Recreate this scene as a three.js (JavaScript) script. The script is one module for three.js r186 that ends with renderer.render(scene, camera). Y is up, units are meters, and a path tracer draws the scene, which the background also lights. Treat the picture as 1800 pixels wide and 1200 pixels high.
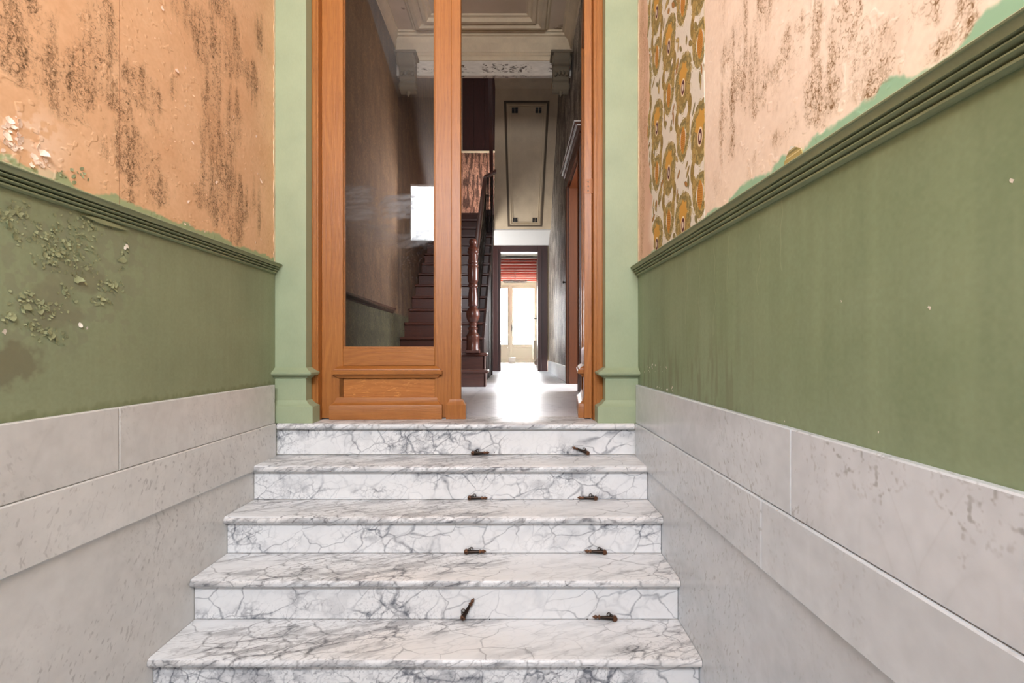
import * as THREE from 'three';
import { RoundedBoxGeometry } from 'three/addons/geometries/RoundedBoxGeometry.js';
import { mergeGeometries, toCreasedNormals } from 'three/addons/utils/BufferGeometryUtils.js';
import { RectAreaLightUniformsLib } from 'three/addons/lights/RectAreaLightUniformsLib.js';

// ---------------------------------------------------------------- camera, sky, lights, exposure
const scene = new THREE.Scene();
const F = 900, CX = 905, CY = 615, EYE = 0.398;         // focal length in pixels, vanishing point, eye above the landing
const camera = new THREE.PerspectiveCamera(2 * Math.atan(600 / F) * 180 / Math.PI, 1.5, 0.05, 200);
camera.position.set(0, EYE, 0);
camera.setViewOffset(1800, 1200, 900 - CX, 600 - CY, 1800, 1200);
camera.updateProjectionMatrix();
scene.background = new THREE.Color().setRGB(1.0, 1.0, 1.0);   // overcast white sky over the garden
scene.backgroundIntensity = 34;
RectAreaLightUniformsLib.init();
const renderer = new THREE.WebGLRenderer({ antialias: true });
renderer.toneMapping = THREE.LinearToneMapping;
renderer.toneMappingExposure = 1.0;
renderer.shadowMap.enabled = true;
const TRANSOM_L = 38;    // luminance of the transom daylight
const SIDE_L = 30;       // window of the side room
const COURT_FILL_L = 6;      // unseen courtyard window, added to light the end of the hall
const STAIR_FILL_L = 7;     // unseen skylight, added to light the stairwell

// ---------------------------------------------------------------- helpers
function rng(seed) { let a = seed >>> 0; return () => { a = (a + 0x6D2B79F5) | 0; let t = Math.imul(a ^ (a >>> 15), 1 | a); t = (t + Math.imul(t ^ (t >>> 7), 61 | t)) ^ t; return ((t ^ (t >>> 14)) >>> 0) / 4294967296; }; }
const PERM = new Float32Array(65536); { const r = rng(77); for (let i = 0; i < 65536; i++) PERM[i] = r(); }
function vn(x, y) {
  const xi = Math.floor(x), yi = Math.floor(y), fx = x - xi, fy = y - yi;
  const u = fx * fx * (3 - 2 * fx), v = fy * fy * (3 - 2 * fy);
  const a = (xi & 255) + ((yi & 255) << 8), b = ((xi + 1) & 255) + ((yi & 255) << 8), c = (xi & 255) + (((yi + 1) & 255) << 8), d = ((xi + 1) & 255) + (((yi + 1) & 255) << 8);
  const p = PERM[a] + (PERM[b] - PERM[a]) * u, q = PERM[c] + (PERM[d] - PERM[c]) * u;
  return p + (q - p) * v;
}
function fbm(x, y, o = 4) { let s = 0, a = 0.5, t = 0; for (let i = 0; i < o; i++) { s += a * vn(x, y); t += a; x = x * 2.03 + 17.3; y = y * 2.03 + 9.1; a *= 0.5; } return s / t; }
const clamp = (x, a = 0, b = 1) => Math.min(b, Math.max(a, x));
const sstep = (a, b, x) => { const t = clamp((x - a) / (b - a)); return t * t * (3 - 2 * t); };
const lerp = (a, b, t) => a + (b - a) * t;
const mix3 = (a, b, t) => [lerp(a[0], b[0], t), lerp(a[1], b[1], t), lerp(a[2], b[2], t)];
// fn(u, v) -> [r, g, b] in 0..255 sRGB; v runs upward
function makeTex(w, h, fn, srgb = true) {
  const d = new Uint8Array(w * h * 4);
  for (let j = 0; j < h; j++) for (let i = 0; i < w; i++) {
    const c = fn((i + 0.5) / w, (j + 0.5) / h), k = (j * w + i) * 4;
    d[k] = clamp(c[0], 0, 255); d[k + 1] = clamp(c[1], 0, 255); d[k + 2] = clamp(c[2], 0, 255); d[k + 3] = 255;
  }
  const t = new THREE.DataTexture(d, w, h);
  t.magFilter = THREE.LinearFilter; t.minFilter = THREE.LinearFilter;
  t.wrapS = t.wrapT = THREE.MirroredRepeatWrapping;
  if (srgb) t.colorSpace = THREE.SRGBColorSpace;
  t.needsUpdate = true;
  return t;
}
const grey = (w, h, fn) => makeTex(w, h, (u, v) => { const g = fn(u, v) * 255; return [g, g, g]; }, false);
function canvasMask(w, h, draw) {   // a canvas drawn black on white, read back as darkness 0..1, v upward
  const c = document.createElement('canvas'); c.width = w; c.height = h;
  const x = c.getContext('2d'); x.fillStyle = '#fff'; x.fillRect(0, 0, w, h); draw(x);
  const im = x.getImageData(0, 0, w, h).data;
  return (u, v) => { const i = clamp(Math.floor(u * w), 0, w - 1), j = clamp(Math.floor((1 - v) * h), 0, h - 1); return 1 - im[(j * w + i) * 4] / 255; };
}
const used = {};
function numbered(n) { if (!(n in used)) { used[n] = 0; return n; } used[n]++; return n + '_' + String(used[n]).padStart(3, '0'); }
function thing(name, label, category, [x, y, z] = [0, 0, 0], turn = 0, group) {
  const o = new THREE.Group(); o.name = numbered(name); scene.add(o);
  o.position.set(x, y, z); o.rotation.y = turn; o.userData = { label, category };
  if (group) o.userData.group = group;
  return o;
}
function structure(name, label, [x, y, z] = [0, 0, 0]) {
  const o = new THREE.Group(); o.name = numbered(name); scene.add(o); o.position.set(x, y, z);
  o.userData = { kind: 'structure', label };
  return o;
}
// geometry in the coordinates of its top-level thing; local = false: geometry in scene coordinates
function part(name, geo, mat, parent, opt = {}) {
  if (Array.isArray(geo)) geo = mergeGeometries(geo.map((g) => { const n = g.index ? g.toNonIndexed() : g; for (const k of Object.keys(n.attributes)) if (!['position', 'normal', 'uv'].includes(k)) n.deleteAttribute(k); return n; }));
  if (opt.world) { let p = parent, v = new THREE.Vector3(); while (p && p !== scene) { v.add(p.position); p = p.parent; } geo.translate(-v.x, -v.y, -v.z); }
  const m = new THREE.Mesh(geo, mat); m.name = name; m.castShadow = m.receiveShadow = true;
  if (opt.label) m.userData.label = opt.label;
  if (opt.kind) m.userData.kind = opt.kind;
  parent.add(m); return m;
}
// uv in metres by the dominant axis of each face
function uvm(geo, o = {}) {
  const g = geo.index ? geo.toNonIndexed() : geo; const p = g.attributes.position, n = p.count, uv = new Float32Array(n * 2);
  const a = new THREE.Vector3(), b = new THREE.Vector3(), c = new THREE.Vector3();
  const { sx = 1, sy = 1, ox = 0, oy = 0, swap = false } = o;
  for (let i = 0; i < n; i += 3) {
    a.fromBufferAttribute(p, i); b.fromBufferAttribute(p, i + 1); c.fromBufferAttribute(p, i + 2);
    const nn = b.clone().sub(a).cross(c.clone().sub(a)); const ax = Math.abs(nn.x), ay = Math.abs(nn.y), az = Math.abs(nn.z);
    [a, b, c].forEach((v, k) => {
      let s, t;
      if (ax >= ay && ax >= az) { s = -v.z; t = v.y; } else if (ay >= az) { s = v.x; t = -v.z; } else { s = v.x; t = v.y; }
      if (swap) [s, t] = [t, s];
      uv[(i + k) * 2] = s * sx + ox; uv[(i + k) * 2 + 1] = t * sy + oy;
    });
  }
  g.setAttribute('uv', new THREE.BufferAttribute(uv, 2)); return g;
}
// box between two corners, chamfered
function bx(x0, y0, z0, x1, y1, z1, r = 0.003) {
  const w = Math.abs(x1 - x0), h = Math.abs(y1 - y0), d = Math.abs(z1 - z0);
  const g = r > 0 ? new RoundedBoxGeometry(w, h, d, 1, Math.min(r, w * 0.45, h * 0.45, d * 0.45)) : new THREE.BoxGeometry(w, h, d);
  g.translate((x0 + x1) / 2, (y0 + y1) / 2, (z0 + z1) / 2); return g.index ? g.toNonIndexed() : g;
}
// profile [[a, b]] swept straight from one place to another: at(a, b, 0 or 1) -> Vector3
function sweep(profile, at, closed = true) {
  const pos = [], n = profile.length, tri = (p, q, r) => pos.push(p.x, p.y, p.z, q.x, q.y, q.z, r.x, r.y, r.z);
  for (let i = 0; i < (closed ? n : n - 1); i++) {
    const [a, b] = profile[i], [c, d] = profile[(i + 1) % n];
    const p = at(a, b, 0), q = at(c, d, 0), r = at(c, d, 1), s = at(a, b, 1);
    tri(p, q, r); tri(p, r, s);
  }
  if (closed) {
    const sh = THREE.ShapeUtils.triangulateShape(profile.map(([a, b]) => new THREE.Vector2(a, b)), []);
    for (const [i, j, k] of sh) for (const e of [0, 1]) { const v = [i, j, k].map((q) => at(...profile[q], e)); tri(...(e ? v : v.reverse())); }
  }
  const g = new THREE.BufferGeometry(); g.setAttribute('position', new THREE.Float32BufferAttribute(pos, 3));
  g.computeVertexNormals(); const c = toCreasedNormals(g, 0.6); uvm(c); return c.attributes.uv ? c : uvm(c);
}
function lathe(pts, seg = 20) { const g = new THREE.LatheGeometry(pts.map(([r, y]) => new THREE.Vector2(Math.max(r, 0.0001), y)), seg); return toCreasedNormals(g.toNonIndexed(), 0.7); }
const wallPt = (px, py, X) => { const d = X * F / (px - CX); return [d, EYE + (CY - py) * d / F]; };   // (depth, height) where a pixel meets the wall x = X

// ---------------------------------------------------------------- materials
const std = (o) => new THREE.MeshStandardMaterial(o);
const srgb = (r, g, b) => new THREE.Color(`rgb(${r},${g},${b})`);
// oak: grain along v, one tile = 0.6 x 1.2 m
function woodTex(base, dark, seed, fleck) {
  return makeTex(512, 1024, (u, v) => {
    const x = u * 0.6, y = v * 1.2;
    const w = fbm(x * 5 + seed, y * 0.9 + seed, 3);
    const g = fbm(x * 210 + w * 30, y * 7 + seed, 3), fine = vn(x * 900 + seed, y * 22), ring = 0.5 + 0.5 * Math.sin((x * 60 + w * 26) * 2.1);
    let t = 0.42 * g + 0.28 * fine + 0.16 * ring + 0.25 * fbm(x * 3, y * 3 + seed, 2) - 0.12;
    const pore = vn(x * 700, y * 28 + seed) > 0.86 ? 0.25 : 0;
    let c = mix3(base, dark, clamp(t * 0.95 + pore));
    if (fleck) { const fl = sstep(0.66, 0.74, fbm(x * 300 - y * 30, y * 46 + x * 40, 2)) * sstep(0.3, 0.6, fbm(x * 8, y * 8, 2)); c = mix3(c, [226, 160, 88], fl * 0.6); }
    return c;
  });
}
const oakTex = woodTex([180, 117, 54], [132, 77, 32], 3.1, false), oakFleckTex = woodTex([198, 130, 66], [150, 88, 38], 9.4, true);
for (const t of [oakTex, oakFleckTex]) t.repeat.set(1 / 0.6, 1 / 1.2);
const oakBump = grey(512, 512, (u, v) => 0.5 + 0.5 * (vn(u * 260, v * 16) - 0.5));
oakBump.repeat.set(1 / 0.6, 1 / 1.2);
const M = {};
M.oak = std({ map: oakTex, bumpMap: oakBump, bumpScale: 0.0006, roughness: 0.42 });
M.oakPanel = std({ map: oakFleckTex, roughness: 0.4 });
const darkWood = woodTex([104, 58, 44], [58, 30, 24], 5.5, false); darkWood.repeat.set(1 / 0.6, 1 / 1.2);
M.mahogany = std({ map: darkWood, roughness: 0.3 });
M.casing = std({ map: oakTex, color: srgb(132, 112, 106), roughness: 0.4 });
M.bulkhead = std({ map: darkWood, color: srgb(170, 110, 100), roughness: 0.75 });
M.frontWall = std({ color: srgb(96, 80, 64), roughness: 0.85 });
M.passageCeiling = std({ color: srgb(222, 222, 220), roughness: 0.85 });
M.console = std({ color: srgb(108, 97, 79), roughness: 0.9 });
M.darkPanel = std({ map: darkWood, color: srgb(160, 150, 156), roughness: 0.6 });
// painted woodwork
const paintTex = (c, amp, seed) => { const t = makeTex(512, 512, (u, v) => { const n = fbm(u * 9 + seed, v * 9, 4) - 0.5, f = vn(u * 300, v * 90) - 0.5; return [c[0] + n * amp + f * amp * 0.25, c[1] + n * amp + f * amp * 0.25, c[2] + n * amp * 0.8 + f * amp * 0.25]; }); return t; };
M.sage = std({ map: paintTex([156, 168, 136], 14, 2.2), roughness: 0.5 });
M.railGreen = std({ map: paintTex([142, 150, 116], 22, 6.2), roughness: 0.5 });
M.plaster = std({ map: paintTex([208, 190, 160], 26, 4.2), roughness: 0.85 });
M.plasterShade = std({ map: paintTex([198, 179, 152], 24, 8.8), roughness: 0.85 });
M.white = std({ color: srgb(228, 226, 222), roughness: 0.6 });
M.cream = std({ color: srgb(224, 218, 202), roughness: 0.5 });
M.bronze = std({ color: srgb(52, 41, 34), roughness: 0.38, metalness: 0.75 });
M.copper = std({ color: srgb(104, 72, 52), roughness: 0.4, metalness: 0.7 });
M.iron = std({ color: srgb(40, 34, 32), roughness: 0.3, metalness: 0.5 });
M.black = std({ color: srgb(28, 24, 22), roughness: 0.6 });
M.brass = std({ color: srgb(172, 116, 76), roughness: 0.55 });
M.glass = new THREE.MeshPhysicalMaterial({ color: 0xffffff, transmission: 1, thickness: 0, roughness: 0.0, ior: 1.5 });
// haze drawn on the pane as a streaked film: alpha = its strength
const hazeMask = (() => {
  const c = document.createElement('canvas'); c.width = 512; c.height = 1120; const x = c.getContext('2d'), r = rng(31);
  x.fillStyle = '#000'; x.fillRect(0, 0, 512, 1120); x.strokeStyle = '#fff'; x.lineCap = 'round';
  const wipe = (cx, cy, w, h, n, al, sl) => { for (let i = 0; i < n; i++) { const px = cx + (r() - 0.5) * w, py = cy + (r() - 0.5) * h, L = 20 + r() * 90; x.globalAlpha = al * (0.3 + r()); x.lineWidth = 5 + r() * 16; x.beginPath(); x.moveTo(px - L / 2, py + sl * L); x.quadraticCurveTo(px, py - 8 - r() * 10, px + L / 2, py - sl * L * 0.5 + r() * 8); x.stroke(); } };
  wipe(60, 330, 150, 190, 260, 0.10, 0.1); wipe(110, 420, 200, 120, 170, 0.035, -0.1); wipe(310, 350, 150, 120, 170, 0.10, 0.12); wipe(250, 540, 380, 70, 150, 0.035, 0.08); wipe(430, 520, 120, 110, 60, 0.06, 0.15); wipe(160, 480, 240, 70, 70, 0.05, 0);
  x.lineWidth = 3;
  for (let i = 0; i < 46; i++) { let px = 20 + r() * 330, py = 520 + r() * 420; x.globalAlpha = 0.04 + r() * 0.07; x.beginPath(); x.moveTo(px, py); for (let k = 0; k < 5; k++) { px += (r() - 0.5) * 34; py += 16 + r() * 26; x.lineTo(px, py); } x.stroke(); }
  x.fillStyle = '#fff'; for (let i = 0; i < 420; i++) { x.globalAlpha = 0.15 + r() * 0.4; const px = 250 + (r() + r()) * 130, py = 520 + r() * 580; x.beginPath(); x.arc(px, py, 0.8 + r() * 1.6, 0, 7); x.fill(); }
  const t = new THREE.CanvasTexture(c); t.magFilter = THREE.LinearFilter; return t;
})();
M.hazeFilm = std({ color: srgb(66, 54, 44), roughness: 0.32, transparent: true, alphaMap: hazeMask });   // drawn haze: a streaked glossy film that spreads the mirrored transom
// white veined marble of the steps
function veins(x, y, sharp) { const wx = fbm(x * 3, y * 3, 3) - 0.5, wy = fbm(x * 3 + 40, y * 3 + 9, 3) - 0.5; const n = fbm(x * 4 + wx * 2.2, y * 4 + wy * 2.2, 3); return Math.pow(1 - Math.min(1, Math.abs(n - 0.5) * sharp), 3); }
function crack(x, y) {                       // distance to the border of an irregular cell
  const xi = Math.floor(x), yi = Math.floor(y); let f1 = 9, f2 = 9;
  for (let j = -1; j < 2; j++) for (let i = -1; i < 2; i++) {
    const k = ((xi + i) & 255) + (((yi + j) & 255) << 8), dx = xi + i + PERM[k] - x, dy = yi + j + PERM[(k + 31337) & 65535] - y, q = dx * dx + dy * dy;
    if (q < f1) { f2 = f1; f1 = q; } else if (q < f2) f2 = q;
  }
  return Math.sqrt(f2) - Math.sqrt(f1);
}
function net(x, y, seed, warp, width) {      // broken thin veins along cell borders
  const wx = (fbm(x * 1.7 + seed, y * 1.7, 3) - 0.5) * warp, wy = (fbm(x * 1.7, y * 1.7 + seed + 5, 3) - 0.5) * warp;
  const e = crack(x + wx + seed, y + wy + seed * 1.7), m = vn(x * 0.9 + seed * 3, y * 0.9 + seed);
  return Math.max(0, 1 - e / (width * (0.4 + 1.6 * m * m))) * sstep(0.2, 0.6, m);
}
const riserTex = makeTex(2048, 1024, (u, v) => {
  const x = u * 2, y = v, p = (x * 0.78 + y * 0.62), q = (y * 0.78 - x * 0.62) * 1.5;
  const big = sstep(0.40, 0.68, fbm(x * 2.6 + 8, y * 5, 4)), cl = fbm(x * 12 + 3, y * 14, 5), rag = 0.55 + 0.9 * fbm(x * 70, y * 70, 2);
  const n1 = net(p * 8, q * 8, 3.1, 0.6, 0.10), n2 = net(p * 19, q * 17, 7.7, 0.7, 0.15), n3 = net(x * 5 + y * 4, y * 8 - x * 4, 12.2, 0.5, 0.055), n4 = net(p * 40, q * 36, 4.4, 0.8, 0.22);
  const sp = sstep(0.8, 0.9, vn(x * 150, y * 150)) * big * 0.3;
  const t = clamp((n1 * 0.5 * (0.25 + big) + n2 * 0.36 * (0.1 + big) + n3 * 0.5 + n4 * 0.22 * big) * rag + sstep(0.5, 0.72, cl) * 0.34 * (0.12 + big) + sp);
  return mix3([234, 235, 236], [104, 108, 116], t);
});
const treadTex = makeTex(2048, 1024, (u, v) => {
  const x = u * 2, y = v, p = x * 0.93 + y * 0.36, q = y * 0.93 - x * 0.36;
  const band = 0.85 * sstep(0.38, 0.66, fbm(p * 1.8 + 4, q * 6 + 9, 4)), cl = fbm(p * 8 + 13, q * 30, 4), rag = 0.55 + 0.9 * fbm(x * 70 + 5, y * 70, 2);
  const n1 = net(p * 5, q * 17, 5.3, 0.6, 0.10), n2 = net(p * 13, q * 34, 9.1, 0.7, 0.15), n3 = net(x * 5 - y * 5, y * 7 + x * 3, 2.6, 0.5, 0.05), n4 = net(p * 30, q * 60, 6.2, 0.7, 0.2);
  const sp = sstep(0.84, 0.92, vn(x * 130 + 40, y * 130)) * band * 0.3;
  const t = clamp((n1 * 0.5 * (0.3 + band) + n2 * 0.36 * (0.2 + band) + n3 * 0.42 + n4 * 0.2 * band) * rag + sstep(0.46, 0.74, cl) * 0.32 * (0.25 + band) + sp);
  const warm = sstep(0.5, 0.75, fbm(x * 1.3 + 50, y * 2.2 + 4, 3)) * 0.3;
  return mix3(mix3([226, 228, 230], [226, 218, 210], warm), [100, 101, 105], t);
});
for (const t of [riserTex, treadTex]) t.wrapS = t.wrapT = THREE.RepeatWrapping;
riserTex.repeat.set(0.5, 1); treadTex.repeat.set(0.5, 1);
M.riser = std({ map: riserTex, roughness: 0.3 });
M.tread = std({ map: treadTex, roughness: 0.34 });
// grey-white dado marble
function dadoTex(base, seed, spots) {
  const t = makeTex(1024, 1024, (u, v) => {
    const x = u * 1.5, y = v * 1.5;
    const cl = fbm(x * 2 + seed, y * 2.6, 4) - 0.5, f = fbm(x * 30 + seed, y * 30, 3) - 0.5;
    const vv = veins((x + y * 0.45) * 1.1 + seed, (y - x * 0.7) * 0.5, 26) * 0.05;
    const fl = sstep(0.66, 0.80, fbm((x - y * 0.5) * 110 + seed, (y + x * 0.4) * 44, 3)) * sstep(0.42, 0.66, fbm(x * 3 + seed * 2, y * 3, 3)) * 0.34;
    const sp = spots * sstep(0.60, 0.92, fbm(x * 104 + seed, y * 98, 2)) * sstep(0.4, 0.66, fbm(x * 7 + seed * 3, y * 7, 3)) * 0.4;
    return mix3([base[0] + cl * 26 + f * 14, base[1] + cl * 27 + f * 14, base[2] + cl * 28 + f * 14], [120, 116, 112], clamp(vv + fl + sp));
  });
  t.repeat.set(1 / 1.5, 1 / 1.5); return t;
}
M.dadoLeft = std({ map: dadoTex([210, 208, 204], 2.7, 0.3), roughness: 0.3 });
M.dadoRight = std({ map: dadoTex([202, 208, 213], 12.3, 0.35), roughness: 0.24 });
M.dadoSpotted = std({ map: dadoTex([203, 208, 213], 22.9, 1.1), roughness: 0.26 });
const floorTex = makeTex(1024, 1024, (u, v) => { const x = u * 2.5, y = v * 2.5; const t = clamp(veins(x * 1.1, y * 0.6, 16) * 0.45 + veins(x * 3, y * 2, 14) * 0.2 + sstep(0.4, 0.8, fbm(x * 3, y * 2, 4)) * 0.35); return mix3([228, 231, 237], [150, 155, 168], t * 0.8); });
floorTex.repeat.set(0.4, 0.4);
M.floor = new THREE.MeshPhysicalMaterial({ map: floorTex, roughness: 0.5, clearcoat: 1, clearcoatRoughness: 0.38 });
M.entryFloor = std({ map: floorTex, roughness: 0.4 });

// ---------------------------------------------------------------- wallpaper and wall paint
// scribbled medallions of the old wallpaper print
function medallion(x, cx, cy, w, h, r) {
  for (let k = 0; k < 6; k++) {                                  // scalloped nested rings
    const s = 0.2 + k * 0.15, n = 14 + k * 7, open = r() * 0.4;
    for (let i = 0; i < n; i++) {
      if (r() < 0.25 + open) continue;
      const a = (i / n) * Math.PI * 2, px = cx + Math.cos(a) * w * 0.5 * s, py = cy + Math.sin(a) * h * 0.5 * s * (1 - 0.15 * Math.cos(a * 2));
      const rr = (w + h) * 0.021 * (0.5 + r() * 0.8);
      x.lineWidth = 0.8 + r() * 1.3; x.globalAlpha = 0.4 + r() * 0.6;
      x.beginPath(); x.arc(px, py, rr, a - 1.6 + r() * 0.5, a + 1.2 + r() * 0.8); x.stroke();
      if (r() < 0.4) { x.beginPath(); x.arc(px, py, rr * 0.5, a, a + 4); x.stroke(); }
      if (r() < 0.3) { x.beginPath(); x.ellipse(px, py, rr * 0.35, rr * 0.7, a + 1.2, 0, 7); x.fill(); }
    }
  }
  x.globalAlpha = 0.9; x.lineWidth = 1.5; x.beginPath(); x.ellipse(cx, cy + h * 0.08, w * 0.06, h * 0.06, 0, 0, 7); x.stroke();
}
function curls(x, cx, cy, w, h, n, r) {
  for (let i = 0; i < n; i++) {
    const px = cx + (r() - 0.5) * w, py = cy + (r() - 0.5) * h, rr = 1.5 + r() * 5, a = r() * 6.3;
    x.lineWidth = 0.7 + r() * 1.5; x.globalAlpha = 0.3 + r() * 0.6;
    x.beginPath(); x.arc(px, py, rr, a, a + 1.5 + r() * 2.5); x.stroke();
  }
}
// covers depth d0..d1, height h0..h1; returns darkness(u, v)
function printMask(w, h, seed, pw, ph) {
  return canvasMask(w, h, (x) => {
    const r = rng(seed); x.strokeStyle = x.fillStyle = '#000';
    for (let c = -1; c * pw < w + pw; c++) for (let k = -1; k * ph < h + ph; k++) {
      const cx = c * pw, cy = k * ph + (c & 1 ? ph / 2 : 0);
      medallion(x, cx, cy, pw * 0.95, ph * 0.55, r); medallion(x, cx + pw * 0.1, cy + ph * 0.42, pw * 0.6, ph * 0.3, r);
      curls(x, cx + pw / 2, cy, pw, ph, 420, r);
    }
  });
}
const WALL = { d0: 0.4, d1: 2.9, h0: 0.84, h1: 2.44 };     // the stretch of vestibule wall drawn in detail
const ghost = printMask(2048, 1312, 5, 156, 300);
// blobs of surviving print: [px, py, half width px, half height px, strength]
function blobs(list, X) { return list.map(([px, py, hw, hh, s]) => { const [d, y] = wallPt(px, py, X); const d2 = wallPt(px + (X > 0 ? -hw : hw), py, X)[0]; return [d, y, Math.abs(d2 - d) + 0.01, hh * d / F, s]; }); }
function coverage(list, d, y) { let m = 0; for (const [bd, by, rd, ry, s] of list) { const e = ((d - bd) / rd) ** 2 + ((y - by) / ry) ** 2; if (e < 4) m = Math.max(m, s * Math.exp(-e * 0.9)); } return m; }
const XL = -1.318, XR = 0.678;
const leftBlobs = blobs([[20, 60, 30, 55, 0.8], [70, 30, 45, 50, 0.6], [115, 140, 50, 50, 0.9], [122, 200, 28, 30, 0.8], [165, 90, 30, 65, 0.9], [185, 50, 22, 55, 1], [190, 150, 20, 50, 0.75], [218, 190, 14, 45, 0.9], [250, 155, 42, 40, 0.85],
  [228, 260, 20, 50, 0.95], [250, 285, 26, 40, 0.9], [270, 215, 14, 30, 0.6], [275, 330, 28, 40, 0.7], [228, 335, 20, 25, 0.7], [310, 150, 25, 50, 0.4], [325, 20, 28, 40, 0.6], [372, 90, 20, 55, 1.15], [374, 170, 14, 75, 1.15], [410, 100, 20, 45, 1], [395, 20, 30, 40, 0.7],
  [380, 260, 24, 60, 0.8], [412, 225, 14, 70, 0.85], [395, 340, 38, 60, 1], [412, 405, 16, 25, 1], [350, 345, 14, 40, 0.6], [445, 140, 16, 50, 0.55], [455, 60, 16, 60, 0.4], [455, 370, 16, 60, 0.45], [180, 250, 16, 40, 0.3], [50, 140, 30, 40, 0.4]], XL);
const rightBlobs = blobs([[1280, 90, 14, 60, 0.7], [1310, 120, 30, 70, 0.75], [1275, 200, 16, 90, 0.65], [1320, 160, 26, 50, 0.8], [1285, 240, 22, 50, 0.6], [1340, 30, 30, 60, 0.6], [1385, 100, 35, 70, 0.65], [1380, 235, 26, 45, 0.65], [1425, 150, 25, 70, 0.7],
  [1435, 40, 30, 70, 0.5], [1485, 60, 22, 90, 0.85], [1470, 150, 20, 70, 0.7], [1460, 180, 22, 60, 0.6], [1555, 100, 40, 75, 0.65], [1580, 60, 40, 60, 0.55], [1510, 130, 20, 50, 0.4], [1680, 40, 55, 45, 0.5], [1650, 70, 50, 40, 0.45], [1260, 330, 16, 60, 0.4], [1320, 290, 20, 40, 0.4], [1262, 20, 16, 120, 0.4], [1250, 150, 12, 200, 0.35], [1131, 160, 7, 200, 0.9], [1128, 380, 4, 90, 0.8], [1600, 20, 60, 40, 0.5], [1520, 60, 16, 90, 0.5], [1300, 40, 18, 80, 0.55]], XR);
function wallTex(base, print, list, seed, edge, edgeCol, extra) {
  return makeTex(2048, 1312, (u, v) => {
    const d = lerp(WALL.d0, WALL.d1, u), y = lerp(WALL.h0, WALL.h1, v);
    const n = fbm(d * 7 + seed, y * 7, 4) - 0.5, f = fbm(d * 90 + seed, y * 90, 3) - 0.5;
    let c = [base[0] + n * 16 + f * 12, base[1] + n * 22 + f * 14, base[2] + n * 24 + f * 14];
    const streak = fbm(d * 34 + seed, y * 5, 3), wob = fbm(d * 12, y * 12 + seed, 3);
    let cov = coverage(list, d + (fbm(d * 9, y * 9 + 3, 2) - 0.5) * 0.06, y + (wob - 0.5) * 0.12);
    cov += 0.10 * sstep(0.5, 0.75, fbm(d * 6 + 30, y * 2.4 + seed, 3));
    if (cov > 0.02) {
      const g = ghost(u, v), keep = sstep(0.28, 0.62, cov * (0.55 + streak * 0.9));
      const grain = sstep(0.35, 0.7, vn(d * 480, y * 420) * 0.6 + vn(d * 190, y * 110) * 0.5);
      c = mix3(c, print, clamp(keep * (g * (0.3 + 0.6 * grain) + 0.42 * sstep(0.4, 0.7, streak) * grain + 0.07)));
    }
    const e = edge + (fbm(d * 14 + seed, 3.3, 3) - 0.5) * 0.05 + (fbm(d * 60, y * 60, 2) - 0.5) * 0.012;
    if (edge) c = mix3(edgeCol, c, sstep(e - 0.006, e + 0.006, y));
    return extra ? extra(c, d, y) : c;
  });
}
const leftTex = wallTex([224, 178, 136], [100, 73, 46], leftBlobs, 3.3, 0.897, [160, 170, 128], (c, d, y) => {
  if (Math.abs(d - 1.707) < 0.0016) c = mix3(c, [150, 100, 70], 0.5);
  const p = sstep(0.52, 0.6, fbm(d * 18 + 7, y * 18, 4)) * sstep(1.56, 1.42, d) * sstep(1.12, 1.0, y);   // torn lining paper near the chair rail
  return mix3(c, [240, 206, 176], p * 0.8);
});
const rightTex = wallTex([240, 220, 200], [128, 98, 66], rightBlobs, 13.9, 0.874, [150, 188, 156], (c, d, y) => {
  const g = sstep(2.5, 2.62, d + (fbm(y * 5, 3, 3) - 0.5) * 0.3);                     // deeper peach towards the corner beside the pilaster
  return mix3(c, [214, 164, 136], g * 0.6);
});
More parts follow.
